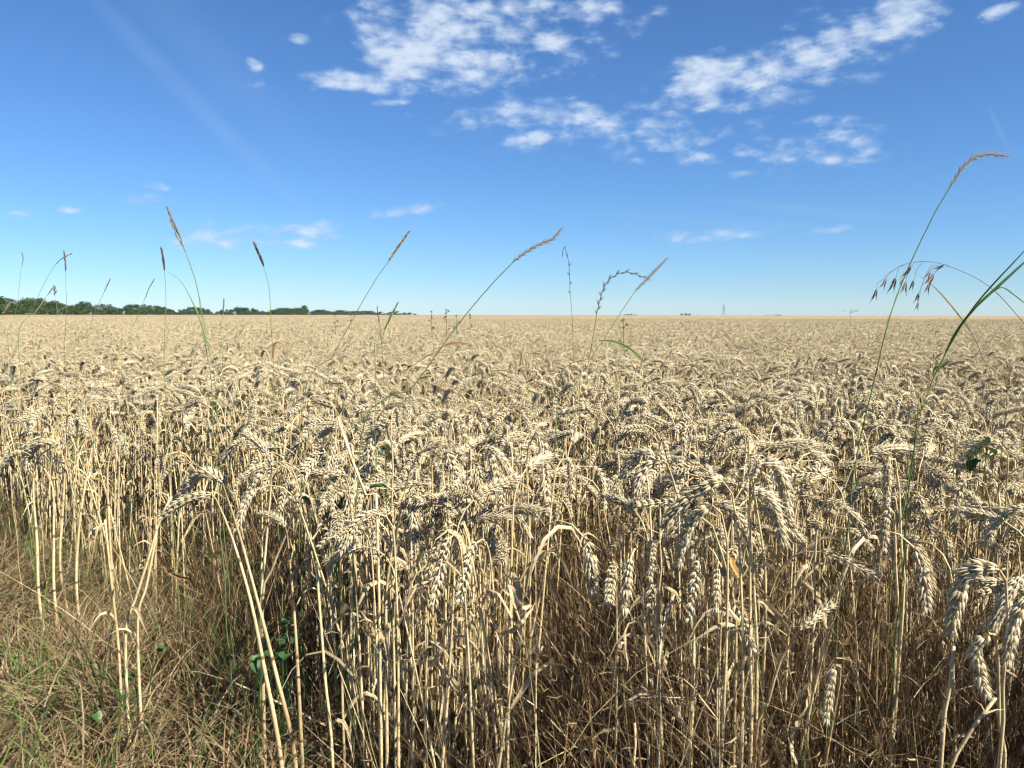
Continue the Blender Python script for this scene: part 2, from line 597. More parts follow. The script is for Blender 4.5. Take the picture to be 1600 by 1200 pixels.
def ear_slots(path, roll, n, r):
    """Matrices of the spikelets along an ear's axis, and their sizes."""
    h = frames(path)[0]
    fr = frames(path, h[1] * math.cos(roll) + h[2] * math.sin(roll))
    out = []
    m = len(path) - 1
    for i in range(n):
        u = (i + 0.3) / n
        q = u * m
        a = min(m - 1, int(q))
        p = path[a].lerp(path[a + 1], q - a)
        t, nx, b = fr[a]
        sg = 1 if i % 2 == 0 else -1
        x = (nx * sg + b * r.gauss(0, .22)).normalized()
        t = (t + b * r.gauss(0, .07) + nx * r.gauss(0, .07)).normalized()
        x = (x - t * x.dot(t)).normalized()
        y = t.cross(x)
        s = (0.70 + 0.40 * math.sin(math.pi * (0.12 + 0.80 * u))) * r.uniform(.84, 1.10)
        if r.random() < .05:
            s *= .55      # a shrunken spikelet
        M = Matrix(((x.x, y.x, t.x, p.x), (x.y, y.y, t.y, p.y), (x.z, y.z, t.z, p.z), (0, 0, 0, 1)))
        out.append((M, s))
    t, nx, b = fr[-1]
    p = path[-1] - t * 0.004
    x = b
    y = t.cross(x)
    out.append((Matrix(((x.x, y.x, t.x, p.x), (x.y, y.y, t.y, p.y), (x.z, y.z, t.z, p.z), (0, 0, 0, 1))), 0.8))
    return out


def plant_path(height, lean, droop, ear_len, r, neck=0.09, sway=0.03, n=26):
    """A stalk in the XZ plane that bends over at the neck; returns stem points and ear points."""
    L = height * 1.02
    tot = L + ear_len
    ph = r.uniform(0, 6.28)
    pts = [Vector((0, 0, 0))]
    steps = 90
    ds = tot / steps
    p = Vector((0, 0, 0))
    for i in range(steps):
        s = (i + .5) * ds
        a = lean * (0.3 + 0.7 * s / L) + sway * math.sin(ph + s * 9) + droop * ss(L - neck, L + ear_len * 0.55, s)
        p = p + Vector((math.sin(a), 0.02 * math.sin(ph * 2 + s * 6), math.cos(a))) * ds
        pts.append(p)
    zmax = max(q.z for q in pts)
    k = height / zmax
    cut = int(steps * L / tot)
    stem = [Vector((q.x * k, q.y * k, q.z * k)) for q in pts[:cut + 1]]
    off = stem[-1] - pts[cut]
    ear = [q + off for q in pts[cut:]]
    # denser points where the neck bends
    lower = resample(stem, 40)
    stem = [lower[i] for i in (0, 5, 10, 15, 20, 25, 29, 32, 34, 35, 36, 37, 38, 39)]
    return stem, resample(ear, 9)


def stem_radii(pts, r0=0.0026, r1=0.0012, r=None):
    L = path_len(pts)
    s, out = 0, []
    for i, p in enumerate(pts):
        if i:
            s += (p - pts[i - 1]).length
        u = s / L
        out.append(r0 + (r1 - r0) * ss(0.35, 1.0, u))
    return out


def leaf_path(p0, direc, ln, r, n=9):
    """A dead leaf that leaves the stalk, arches and hangs, with a kink or curl."""
    d = Vector((direc.x, direc.y, 0)).normalized()
    a = r.uniform(0.2, 0.7)
    end = r.uniform(2.2, 3.0)
    curl = r.uniform(-1.6, 1.6)
    pts = [p0.copy()]
    p = p0.copy()
    kx = r.uniform(0.15, 0.5)
    for i in range(n - 1):
        u = i / (n - 2)
        t = a + (end - a) * ss(kx - 0.2, kx + 0.35, u)
        dd = Matrix.Rotation(curl * u, 3, 'Z') @ d
        p = p + (dd * math.sin(t) + Vector((0, 0, math.cos(t)))) * (ln / (n - 1))
        pts.append(p.copy())
    return pts


def leaf_widths(n, w):
    return [w * (0.45 + 0.55 * ss(0, .25, i / (n - 1))) * (1 - ss(.35, 1.0, i / (n - 1)) * .95) for i in range(n)]


class Plant:
    """Geometry of one wheat plant variant, kept by part."""

    def __init__(self, seed, height=None, lean=None, droop=None, leaves=None, ear=True):
        r = random.Random(seed)
        self.r = r
        self.h = height or r.uniform(0.74, 0.82)
        lean = r.choice((r.uniform(0.0, 0.16), r.uniform(.08, .30))) if lean is None else lean
        droop = r.choice([r.uniform(1.2, 2.0), r.uniform(1.9, 2.7), r.uniform(2.1, 2.9)]) if droop is None else droop
        self.stem, self.ear = plant_path(self.h, lean, droop, r.choice((r.uniform(.052, .066), r.uniform(.064, .080), r.uniform(.070, .086))), r, r.uniform(.04, .11))
        self.roll = r.uniform(0, 3.14)
        self.n = r.choice((16, 17, 18, 19, 20))
        self.vig = r.uniform(.80, 1.08)
        self.leaves = []
        for k in range(r.choice((1, 2, 2, 3)) if leaves is None else leaves):
            u = r.uniform(.16, .8)
            i = int(u * 9)
            p0 = self.stem[i].lerp(self.stem[i + 1], u * 9 - i)
            a = r.uniform(0, 6.28)
            self.leaves.append((leaf_path(p0, Vector((math.cos(a), math.sin(a), 0)), r.uniform(.09, .24), r), r.uniform(.0020, .0040), r.uniform(-3, 3)))

    def stem_into(self, mb, mat=0, sides=5, rs=1.0, node=1):
        rad = [q * rs for q in stem_radii(self.stem)]
        mb.tube(self.stem, rad, sides, mat, cap=False)
        # a node: a short swelling on the stalk
        for u in (0.22, 0.47, 0.70):
            i = int(u * 9)
            a, b = self.stem[i], self.stem[i + 1]
            c = a.lerp(b, .5)
            t = (b - a).normalized()
            mb.tube([c - t * .003, c, c + t * .003], [rad[i] * .95, rad[i] * 1.4, rad[i] * .95], sides, node, cap=False)

    def ear_into(self, mb, mat=0, lod=0):
        mb.tube(self.ear, [0.0009] * len(self.ear), 3, mat, cap=False)
        for M, s in ear_slots(self.ear, self.roll, self.n, self.r):
            spikelet_into(mb, M, s * self.vig, self.r, mat, lod)

    def leaves_into(self, mb, mat=0):
        for p, w, tw in self.leaves:
            mb.ribbon(p, leaf_widths(len(p), w), Vector((0.3, 1, .2)), mat, .25, tw)


def hidden_collection(name, meshes):
    c = bpy.data.collections.new(name)
    for i, me in enumerate(meshes):
        o = bpy.data.objects.new('%s_%02d' % (name, i), me)
        c.objects.link(o)
    return c


def scatter(name, coll, pts, rot, scl, idx, label, cat):
    """One stuff object: plants set on points by geometry nodes."""
    me = bpy.data.meshes.new(name)
    me.from_pydata([tuple(p) for p in pts], [], [])
    a = me.attributes.new('rot', 'FLOAT_VECTOR', 'POINT')
    a.data.foreach_set('vector', np.asarray(rot, dtype=np.float32).ravel())
    a = me.attributes.new('scl', 'FLOAT', 'POINT')
    a.data.foreach_set('value', np.asarray(scl, dtype=np.float32))
    a = me.attributes.new('pick', 'INT', 'POINT')
    a.data.foreach_set('value', np.asarray(idx, dtype=np.int32))
    o = put(name, me)
    ng = bpy.data.node_groups.new(name, 'GeometryNodeTree')
    ng.interface.new_socket('Geometry', in_out='INPUT', socket_type='NodeSocketGeometry')
    ng.interface.new_socket('Geometry', in_out='OUTPUT', socket_type='NodeSocketGeometry')
    gi, go = ng.nodes.new('NodeGroupInput'), ng.nodes.new('NodeGroupOutput')
    ci = ng.nodes.new('GeometryNodeCollectionInfo')
    ci.inputs['Collection'].default_value = coll
    ci.inputs['Separate Children'].default_value = True
    ci.inputs['Reset Children'].default_value = True
    ip = ng.nodes.new('GeometryNodeInstanceOnPoints')
    ip.inputs['Pick Instance'].default_value = True

    def attr(nm, ty):
        n = ng.nodes.new('GeometryNodeInputNamedAttribute')
        n.data_type = ty
        n.inputs['Name'].default_value = nm
        return n.outputs['Attribute']
    e2r = ng.nodes.new('FunctionNodeEulerToRotation')
    ng.links.new(attr('rot', 'FLOAT_VECTOR'), e2r.inputs[0])
    ng.links.new(gi.outputs[0], ip.inputs['Points'])
    ng.links.new(ci.outputs[0], ip.inputs['Instance'])
    ng.links.new(attr('pick', 'INT'), ip.inputs['Instance Index'])
    ng.links.new(e2r.outputs[0], ip.inputs['Rotation'])
    ng.links.new(attr('scl', 'FLOAT'), ip.inputs['Scale'])
    ng.links.new(ip.outputs[0], go.inputs[0])
    md = o.modifiers.new('scatter', 'NODES')
    md.node_group = ng
    return tag(o, label, cat, kind='stuff')


# spikelets shared by the ears that are near enough to pick them out
SPIKE_MESHES = []
for k in range(6):
    mb = MB()
    spikelet_into(mb, Matrix.Identity(4), 1.0, random.Random(50 + k))
    SPIKE_MESHES.append(mb.mesh('spikelet', [M_EAR], True))

NV = 24
VARIANTS = [Plant(100 + i) for i in range(NV)]


def part_meshes(pl):
    a, b = MB(), MB()
    pl.stem_into(a)
    pl.ear_into(b)
    ls = []
    for p, w, tw in pl.leaves:
        c = MB()
        c.ribbon(p, leaf_widths(len(p), w), Vector((0.3, 1, .2)), 0, .25, tw)
        ls.append(c.mesh('leaf', [M_LEAF]))
    return a.mesh('stem', [M_STEM, M_NODE], True), b.mesh('ear', [M_EAR], True), ls


VAR_PARTS = [part_meshes(p) for p in VARIANTS]


def whole_mesh(pl, lod, rs=1.0):
    mb = MB()
    pl.stem_into(mb, 0, 5 if lod == 0 else 4, rs, 3)
    pl.ear_into(mb, 1, lod)
    pl.leaves_into(mb, 2)
    return mb.mesh('wheat', [M_STEM, M_EAR, M_LEAF, M_NODE], True)


single_coll = hidden_collection('wheat_single', [whole_mesh(p, 0) for p in VARIANTS])


def clump_mesh(seed, count, half, lod, rs=1.0, lower=0):
    """A square foot of crop as one mesh."""
    r = random.Random(seed)
    mb = MB()
    for k in range(count):
        pl = Plant(seed * 100 + k, height=r.uniform(.70, .83), leaves=None if lod < 2 else r.choice((0, 0, 1)))
        sub = MB()
        if lod < 2:
            pl.stem_into(sub, 0, 4, rs, 3)
            pl.ear_into(sub, 1, lod)
        else:
            top = pl.stem[4:]
            sub.tube(top, [0.0016] * len(top), 3, 0, cap=False)
            sub.tube(pl.ear, [0.001] * len(pl.ear), 3, 1, cap=False)
            for M, s in ear_slots(pl.ear, pl.roll, 15, pl.r):
                spikelet_into(sub, M, s * pl.vig * 1.05, pl.r, 1, 2)
        pl.leaves_into(sub, 2)
        T = Matrix.Translation((r.uniform(-half, half), r.uniform(-half, half), 0)) @ Matrix.Rotation(r.uniform(0, 6.28), 4, 'Z')
        o = len(mb.v)
        mb.v.extend([T @ v for v in sub.v])
        mb.f.extend([tuple(i + o for i in f) for f in sub.f])
        mb.m.extend(sub.m)
    return mb.mesh('wheat_clump', [M_STEM, M_EAR, M_LEAF, M_NODE], True)


near_coll = hidden_collection('wheat_near', [clump_mesh(310 + k, 19, .11, 0) for k in range(7)])
mid_coll = hidden_collection('wheat_mid', [clump_mesh(330 + k, 26, .14, 1) for k in range(6)])
clump_coll = hidden_collection('wheat_clump', [clump_mesh(300 + k, 20, .15, 2) for k in range(7)])


# --- the picked-out plants of the front, read from the photograph
# stem: pixels from low to high; ear: pixels from the neck to the tip; d: metres away
HEROES = [
    (.95, [(462, 1196), (428, 1040), (400, 930), (372, 828), (352, 770)], [(345, 752), (322, 739), (298, 755), (279, 783)], 'upper arching wheat ear of the pale bent pair over the grass verge', 0),
    (.93, [(440, 1196), (412, 1040), (392, 940), (362, 838), (338, 782)], [(330, 773), (305, 777), (278, 786), (251, 808)], 'lower arching wheat ear of the pale bent pair over the grass verge', 0),
    (1.05, [(468, 1100), (462, 990), (455, 900), (449, 840)], [(444, 822), (430, 808), (404, 801)], 'slender wheat stalk with short ear pointing left right of the bent pair', 0),
    (1.10, [(410, 950), (425, 890), (446, 838), (456, 812)], [(459, 802), (463, 780), (457, 754)], 'thin leaning wheat stalk with small upright ear right of the bent pair', 0),
    (1.15, [(408, 960), (415, 860), (422, 780), (424, 740)], [(424, 726), (410, 698), (380, 674)], 'straight wheat stalk whose ear leans up and left above the bent pair', 0),
    (1.15, [(548, 1010), (552, 900), (549, 800), (544, 758)], [(538, 742), (524, 742), (516, 768), (520, 803)], 'wheat ear hooked over like a cane beside dark green leaves', 0),
    (1.3, [(520, 860), (540, 760), (556, 715), (545, 690)], [(528, 688), (518, 712), (508, 745)], 'wheat stalk with ear hanging behind the cane-hooked ear', 0),
    (1.25, [(610, 900), (612, 800), (614, 720), (610, 680)], [(602, 666), (584, 672), (577, 700), (572, 735)], 'wheat ear arched over left beside a single green leaf', 1),
    (1.2, [(665, 1000), (672, 900), (676, 800), (678, 772)], [(683, 757), (694, 775), (708, 808)], 'pale wheat ear hanging down to the right above bare stalks', 1),
    (1.2, [(828, 920), (826, 800), (822, 720), (828, 690)], [(838, 675), (848, 695), (852, 735), (854, 780)], 'long wheat ear hanging straight down at left side of the dark gap', 0),
    (1.2, [(755, 950), (762, 850), (764, 770), (756, 720)], [(764, 700), (785, 720), (808, 768)], 'wheat ear drooping right below the tall tuft of ears in the middle', 1),
    (1.2, [(740, 960), (738, 860), (742, 770), (756, 715)], [(766, 712), (772, 745), (764, 800)], 'wheat ear hanging straight down in the middle of the front tuft', 0),
    (1.3, [(700, 900), (712, 800), (706, 720), (700, 690)], [(704, 656), (718, 652), (727, 684)], 'wheat ear curled over right with pale folded top in the middle', 0),
    (1.05, [(605, 1196), (604, 1050), (606, 900), (640, 740)], [(652, 712), (668, 700), (690, 692)], 'tall pale stalk with short stubby ear pointing right near the middle', 1),
    (.95, [(1085, 980), (1074, 880), (1066, 800), (1048, 740)], [(1040, 722), (1020, 720), (1002, 745), (990, 786)], 'large wheat ear with clear zigzag grains arching left of the big cluster', 0),
    (.95, [(1150, 1010), (1136, 900), (1112, 820), (1078, 794)], [(1062, 784), (1030, 786), (982, 791)], 'wheat ear lying almost level and pointing left out of the big cluster', 0),
    (.92, [(1160, 1100), (1158, 920), (1150, 800), (1140, 764)], [(1126, 752), (1090, 768), (1062, 790), (1037, 826)], 'wheat ear slanting down left across the middle of the big cluster', 1),
    (.90, [(1130, 1120), (1136, 960), (1136, 840), (1126, 800)], [(1112, 788), (1088, 806), (1070, 842), (1060, 882)], 'lowest broad wheat ear at the foot of the big cluster', 1),
    (.95, [(1182, 1100), (1178, 920), (1170, 790), (1174, 745)], [(1184, 726), (1210, 726), (1226, 762), (1232, 830)], 'outermost wheat ear curving down on the right of the big cluster', 0),
    (.92, [(1172, 1196), (1172, 1000), (1172, 840), (1172, 790)], [(1174, 770), (1194, 772), (1212, 802), (1227, 856)], 'bright wheat ear hanging on the right front of the big cluster', 1),
    (1.0, [(1195, 1000), (1192, 860), (1178, 770), (1180, 745)], [(1192, 738), (1202, 762), (1200, 800)], 'shaded wheat ear tucked between the right ears of the big cluster', 0),
    (.95, [(1030, 1060), (1026, 960), (1034, 880), (1030, 845)], [(1022, 838), (1018, 865), (1014, 905)], 'stubby wheat ear hanging alone below the left of the big cluster', 1),
    (.98, [(1270, 1000), (1272, 900), (1276, 830), (1280, 795)], [(1292, 782), (1318, 792), (1340, 812), (1356, 838)], 'wheat ear arching down right beside a thin green grass stem', 0),
    (1.0, [(1410, 960), (1408, 850), (1404, 750), (1396, 712)], [(1388, 716), (1386, 750), (1384, 792)], 'upper of two wheat ears hanging one above the other at right', 0),
    (.95, [(1400, 1000), (1400, 900), (1398, 820), (1396, 800)], [(1388, 792), (1384, 822), (1380, 860)], 'lower of two wheat ears hanging one above the other at right', 0),
    (.85, [(1660, 1000), (1660, 880), (1650, 800), (1624, 786)], [(1600, 792), (1566, 806), (1536, 852)], 'wheat ear reaching in from the right edge and drooping left', 0),
    (.72, [(1562, 1190), (1566, 1090), (1574, 980), (1572, 910)], [(1560, 890), (1520, 890), (1497, 930), (1485, 990)], 'big near wheat ear arched like a hook at lower right', 0),
    (.75, [(1566, 1260), (1562, 1150), (1560, 1040), (1556, 995)], [(1546, 988), (1526, 1012), (1530, 1050), (1540, 1086)], 'wheat ear hanging below the big hooked ear at lower right', 0),
    (.72, [(1640, 1200), (1640, 1080), (1636, 960), (1622, 930)], [(1606, 932), (1586, 972), (1572, 1036)], 'near wheat ear cut by the right edge below the middle', 0),
    (.90, [(1282, 1260), (1292, 1180), (1306, 1100), (1314, 1050)], [(1306, 1036), (1298, 1070), (1290, 1126)], 'plump pale wheat ear hanging low among brown grass at lower right', 0),
    (.92, [(1180, 1180), (1200, 1100), (1220, 1030), (1240, 1000)], [(1250, 985), (1272, 965), (1300, 944)], 'thin dry wheat ear tilted up right among brown grass', 0),
    (1.5, [(62, 945), (58, 850), (52, 760), (60, 715)], [(88, 695), (66, 692), (46, 706), (42, 732)], 'level wheat ear with arched neck in the left stand of bare stalks', 0),
    (1.5, [(85, 930), (84, 840), (82, 760), (60, 720)], [(38, 706), (18, 712), (0, 732)], 'wheat ear drooping to the left edge of the picture', 0),
    (1.6, [(95, 900), (98, 800), (104, 700), (104, 660)], [(108, 648), (124, 656), (138, 682)], 'wheat ear drooping right at the top of the left stand', 0),
    (1.6, [(120, 930), (124, 820), (140, 720), (150, 672)], [(155, 660), (172, 664), (184, 694)], 'wheat ear bent right on a leaning stalk in the left stand', 1),
    (1.7, [(168, 760), (176, 700), (184, 660), (188, 640)], [(196, 630), (206, 634), (214, 648)], 'short wheat ear nodding right behind the left stand', 0),
]


def ground_foot(p):
    """Extend a stalk's lowest seen point down to the soil."""
    z = verge(p.x, p.y)
    return Vector((p.x + rng.uniform(-.012, .012), p.y + rng.uniform(0.0, .04), z - 0.01))


def hero_plant(d, stem_px, ear_px, label, n_leaf, k):
    r = random.Random(900 + k)
    tilt = r.uniform(-.03, .05)
    e = [P(x, y, d - 0.02 + tilt * i / len(ear_px)) for i, (x, y) in enumerate(ear_px)]
    s = [P(x, y, d + 0.03 * (1 - i / len(stem_px))) for i, (x, y) in enumerate(stem_px)]
    foot = ground_foot(s[0])
    if s[0].z - foot.z > 0.05:
        s = [foot] + s
    full = spline(s + e, 120)
    # cut where the ear starts
    best = min(range(120), key=lambda i: (full[i] - e[0]).length)
    stem = resample(full[:best + 1], 22)
    ear = resample(full[best:], 10)
    root = empty('wheat_plant', foot)
    tag(root, label, 'wheat', 'wheat ears that stand out along the front of the crop')
    off = Matrix.Translation(-foot)
    mb = MB()
    rad = stem_radii(stem, 0.0030, 0.0013)
    mb.tube([off @ p for p in stem], rad, 7, 0, cap=False)
    for u in (0.35, 0.6, 0.8)[:r.choice((2, 3))]:
        i = int(u * 21)
        a, b = off @ stem[i], off @ stem[i + 1]
        c = a.lerp(b, r.random())
        t = (b - a).normalized()
        mb.tube([c - t * .003, c, c + t * .003], [rad[i] * .95, rad[i] * 1.3, rad[i] * .95], 7, 1, cap=False)
    put('stem', mb.mesh('stem', [M_STEM, M_NODE], True), root)
    el = path_len(ear)
    size = min(1.2, max(.72, el / 0.088))
    mb = MB()
    ear_l = [off @ p for p in ear]
    mb.tube(ear_l, [0.0011] * 10, 4, 0, cap=False)
    eo = put('ear', mb.mesh('ear', [M_EAR], True), root)
    nsp = max(11, min(21, int(el / 0.0047 / size ** .5)))
    for M, sc in ear_slots(ear_l, r.uniform(-.4, .4) if k % 3 or k < 2 else r.uniform(.9, 1.6), nsp, r):
        put('spikelet', r.choice(SPIKE_MESHES), eo, M @ Matrix.Scale(sc * size * 1.0, 4))
    for j in range(n_leaf):
        i = r.choice((9, 11, 13, 15))
        a = r.uniform(0, 6.28)
        lp = leaf_path(off @ stem[i], Vector((math.cos(a), math.sin(a) * .4, 0)), r.uniform(.10, .18), r, 11)
        m2 = MB()
        m2.ribbon(lp, leaf_widths(11, r.uniform(.0022, .0034)), Vector((.3, 1, .2)), 0, .25, r.uniform(-3, 3))
        put('leaf', m2.mesh('leaf', [M_LEAF]), root)


for k, h in enumerate(HEROES):
    hero_plant(*h, k)

# --- the crop: points, nearest first; the nearest ones in view become plants of their own
def in_view(x, y, z=0.72, margin=0.0):
    v = cam_rot.transposed() @ (Vector((x, y, z)) - Vector((0, 0, CAM_Z)))
    if v.z >= 0:
        return False
    u, w = v.x / -v.z * FPX + 800, 600 - v.y / -v.z * FPX
    return -margin < u < 1600 + margin and w < 1260 + margin


def gap(x, y):
    """How thick the crop stands at its front: two close bunches, the thin left stand, thin worn places between."""
    u = x / max(y, .1) * FPX + 800
    s = y - edge_y(x)
    if u > 1650 or u < -60:
        return 1.0
    bunch = max(math.exp(-((u - 672) / 165) ** 6), math.exp(-((u - 1140) / 95) ** 4), .55 * math.exp(-((u - 110) / 80) ** 2))
    lo = .30 if u > 960 else .10
    g = lo + (1 - lo) * bunch
    g = g + (1 - g) * ss(.38, .72, s)
    if 190 < u < 445 and y < 1.75:
        g *= .12
    if y < 1.85:
        g *= 1 - 0.95 * math.exp(-((u - 912) / 66) ** 2)
    return g


pts = []
cell = 0.042
yy = -0.4
while yy < 3.4:
    half = 1.25 * max(yy, .5) + 0.9
    xx = -half
    while xx < half:
        x, y = xx + rng.uniform(-.5, .5) * cell, yy + rng.uniform(-.5, .5) * cell
        s = y - edge_y(x)
        if 0 < s < 0.85 and (y > 0.9 or x > .72 * y + .14) and math.hypot(x, y) > 0.55:
            if rng.random() < gap(x, y) * (0.62 + 0.38 * ss(0, .10, s)) * 1.0:
                pts.append((x, y))
        xx += cell
    yy += cell
pts.sort(key=lambda p: math.hypot(*p))

PLACES = [(130, 'under the thread-thin arching grass at far left'), (250, 'left of the upright purple spike'), (345, 'below the tallest brown seed head'), (470, 'below the black leaning spike'),
          (600, 'left of the single green leaf'), (720, 'right of the single green leaf'), (850, 'just left of the dark gap'), (960, 'at the dark gap'), (1080, 'at the left of the big ear cluster'),
          (1240, 'behind the big ear cluster'), (1370, 'beside the long green grass stem at right'), (1480, 'below the drooping brome'), (1600, 'near the right edge')]
ONES = ['', 'first', 'second', 'third', 'fourth', 'fifth', 'sixth', 'seventh', 'eighth', 'ninth', 'tenth', 'eleventh', 'twelfth', 'thirteenth', 'fourteenth', 'fifteenth', 'sixteenth', 'seventeenth', 'eighteenth', 'nineteenth']
TENS = {2: ('twentieth', 'twenty'), 3: ('thirtieth', 'thirty'), 4: ('fortieth', 'forty'), 5: ('fiftieth', 'fifty'), 6: ('sixtieth', 'sixty'), 7: ('seventieth', 'seventy'), 8: ('eightieth', 'eighty'), 9: ('ninetieth', 'ninety')}


def ordinal(n):
    if n < 20:
        return ONES[n]
    t, o = divmod(n, 10)
    return TENS[t][0] if o == 0 else TENS[t][1] + '-' + ONES[o]


single, rest = [], []
for p in pts:
    if len(single) < 262 and in_view(*p, margin=-10) and p[1] > 0.85:
        single.append(p)
    else:
        rest.append(p)
N_SPIKED = 36
counts = {}
for q, (x, y) in enumerate(single):
    vi = rng.randrange(NV)
    pl = VARIANTS[vi]
    sm, em, ls = VAR_PARTS[vi]
    u = x / y * FPX + 800
    place = next((t for lim, t in PLACES if u < lim), PLACES[-1][1])
    counts[place] = counts.get(place, 0) + 1
    rz = rng.uniform(0, 6.28)
    dx, dy = math.cos(rz), math.sin(rz)
    way = ('right' if dx > 0 else 'left') if abs(dx) > abs(dy) else ('away' if dy > 0 else 'forward')
    z = verge(x, y)
    root = empty('wheat_plant', (x, y, z - .005), rz, rng.uniform(.9, 1.04) * (0.80 - z * .55) / .80)
    nth = ordinal(counts[place])
    tag(root, 'wheat stalk with ear nodding %s, %s %s' % (way, 'nearest' if nth == 'first' else nth + ' nearest', place), 'wheat', 'wheat plants of the front rows')
    put('stem', sm, root)
    if q < N_SPIKED:
        mb = MB()
        mb.tube(pl.ear, [0.001] * len(pl.ear), 3, 0, cap=False)
        eo = put('ear', mb.mesh('ear', [M_EAR], True), root)
        for M, sc in ear_slots(pl.ear, pl.roll, pl.n, rng):
            put('spikelet', rng.choice(SPIKE_MESHES), eo, M @ Matrix.Scale(sc * pl.vig, 4))
    else:
        put('ear', em, root)
    for me in ls:
        put('leaf', me, root)


def crop(name, coll, pp, label, nvar, smin=.88, smax=1.05, tilt=.04):
    P3, rot, scl, idx = [], [], [], []
    for x, y in pp:
        z = verge(x, y) if y < 8 else 0.0
        # the canopy rolls gently
        w = mnoise.noise((x * .9, y * .9, 3.0)) + .6 * mnoise.noise((x * .22, y * .22, 8.0))
        P3.append((x, y, z - .005))
        rot.append((rng.gauss(0, tilt), rng.gauss(0, tilt), rng.uniform(0, 6.28)))
        scl.append(rng.uniform(smin, smax) * (1 + .028 * w) * (0.80 - z * .55) / .80)
        idx.append(rng.randrange(nvar))
    return scatter(name, coll, P3, rot, scl, idx, label, 'wheat')


def grid(step_of, y0, y1, half_of, keep=None):
    out = []
    y = y0
    while y < y1:
        st = step_of(y)
        h = half_of(y)
        x = -h
        while x < h:
            a, b = x + rng.uniform(-.4, .4) * st, y + rng.uniform(-.4, .4) * st
            if keep is None or keep(a, b):
                out.append((a, b))
            x += st
        y += st
    return out


crop('wheat_field', single_coll, rest, 'ripe wheat stalks close behind the first rows at the front of the crop', NV, .88, 1.05, .05)
wide = lambda y: 1.15 * max(y, .5) + 1.2
crop('wheat_field', near_coll, grid(lambda y: .205, -.3, 4.6, wide, lambda x, y: y - edge_y(x) > .80 and (y > 2.0 or abs(x / y * FPX + 800 - 912) > 110)), 'dense ripe wheat a step or two into the field', 7, .9, 1.05)
crop('wheat_field', mid_coll, grid(lambda y: .255, 4.6, 10.0, wide), 'ripe wheat a few steps into the field with countless nodding ears', 6, .9, 1.05)
crop('wheat_field', clump_coll, grid(lambda y: .25 if y < 18 else .25 + (y - 18) * .007, 9.9, 62, lambda y: y + 1.5), 'pale far wheat ears merging towards the horizon', 7, .9, 1.06)


def far_canopy():
    """The top of the crop beyond the ears that can be told apart."""
    nr, na = 230, 360
    v, f = [], []
    for i in range(nr):
        u = i / (nr - 1)
        r_ = 50 * (2700 / 50) ** u
        for k in range(na):
            a = -R(56) + R(112) * k / (na - 1)
            x, y = r_ * math.sin(a), r_ * math.cos(a)
            z = 0.70 + npr.uniform(-.06, .09) + .04 * mnoise.noise((x * .05, y * .05, 0))
            if i == 0:
                z = 0.02
            v.append((x, y, z))
    for i in range(nr - 1):
        for k in range(na - 1):
            a = i * na + k
            if v[a][0] > -214 and v[a][1] < 2500:
                f.append((a, a + 1, a + na + 1, a + na))
    me = bpy.data.meshes.new('distant_wheat')
    me.from_pydata(v, [], f)
    me.materials.append(M_FARWHEAT)
    o = put('distant_wheat', me)
    tag(o, 'flat straw coloured far end of the wheat field up to the horizon', 'wheat', kind='stuff')


far_canopy()


# ------------------------------------------------------------------ verge and undergrowth
def blades(name, pos, L, w, t0, t1, az_, turn, seg, mats, mi, label=None, tw=None, power=2.0, taper=1.5):
    """Grass blades or fine stems as one mesh: every argument is an array over the blades."""
    N = len(pos)
    u = np.linspace(0, 1, seg + 1)
    th = t0[:, None] + (t1 - t0)[:, None] * (u[None, :-1] + .5 / seg) ** power
    a = az_[:, None] + turn[:, None] * u[None, :-1]
    d = np.stack([np.cos(a) * np.sin(th), np.sin(a) * np.sin(th), np.cos(th)], -1)
    c = np.concatenate([np.zeros((N, 1, 3)), np.cumsum(d * (L[:, None, None] / seg), 1)], 1) + pos[:, None, :]
    dd = np.concatenate([d, d[:, -1:]], 1)
    tw = npr.uniform(-1.4, 1.4, N) if tw is None else tw
    aa = np.concatenate([a, a[:, -1:]], 1)
    perp = np.stack([-np.sin(aa), np.cos(aa), np.zeros_like(aa)], -1)
    oth = np.cross(dd, perp)
    ta = tw[:, None] + npr.uniform(-1.2, 1.2, N)[:, None] * u[None, :]
    side = perp * np.cos(ta)[..., None] + oth * np.sin(ta)[..., None]
    ww = w[:, None] * (1 - .93 * u[None, :] ** taper)
    v = np.stack([c - side * ww[..., None], c + side * ww[..., None]], 2).reshape(-1, 3)
    base = (np.arange(N) * (seg + 1) * 2)[:, None] + (np.arange(seg) * 2)[None, :]
    f = np.stack([base, base + 1, base + 3, base + 2], -1).reshape(-1, 4)
    me = bpy.data.meshes.new(name)
    me.vertices.add(len(v))
    me.vertices.foreach_set('co', v.astype(np.float32).ravel())
    me.loops.add(f.size)
    me.loops.foreach_set('vertex_index', f.astype(np.int32).ravel())
    me.polygons.add(len(f))
    me.polygons.foreach_set('loop_start', (np.arange(len(f)) * 4).astype(np.int32))
    for m in mats:
        me.materials.append(m)
    me.polygons.foreach_set('material_index', np.repeat(mi, seg).astype(np.int32))
    me.update(calc_edges=True)
    o = put(name, me)
    if label:
        tag(o, label, 'grass', kind='stuff')
    return o, c


def clear_gap(x, y):
    u = x / max(y, .1) * FPX + 800
    return 1 - .93 * math.exp(-((u - 912) / 75) ** 2) if y < 2.0 else 1.0


def patch(n, xr, yr, keep):
    out = []
    while len(out) < n:
        x, y = rng.uniform(*xr), rng.uniform(*yr)
        if rng.random() < keep(x, y):
            out.append((x, y, verge(x, y)))
    return np.array(out)


def on_tufts(centres, per, spread):
    """Spread blades round tuft centres."""
    p = np.repeat(centres, per, 0)
    p = p + np.concatenate([npr.normal(0, spread, (len(p), 2)), np.zeros((len(p), 1))], 1)
    return p


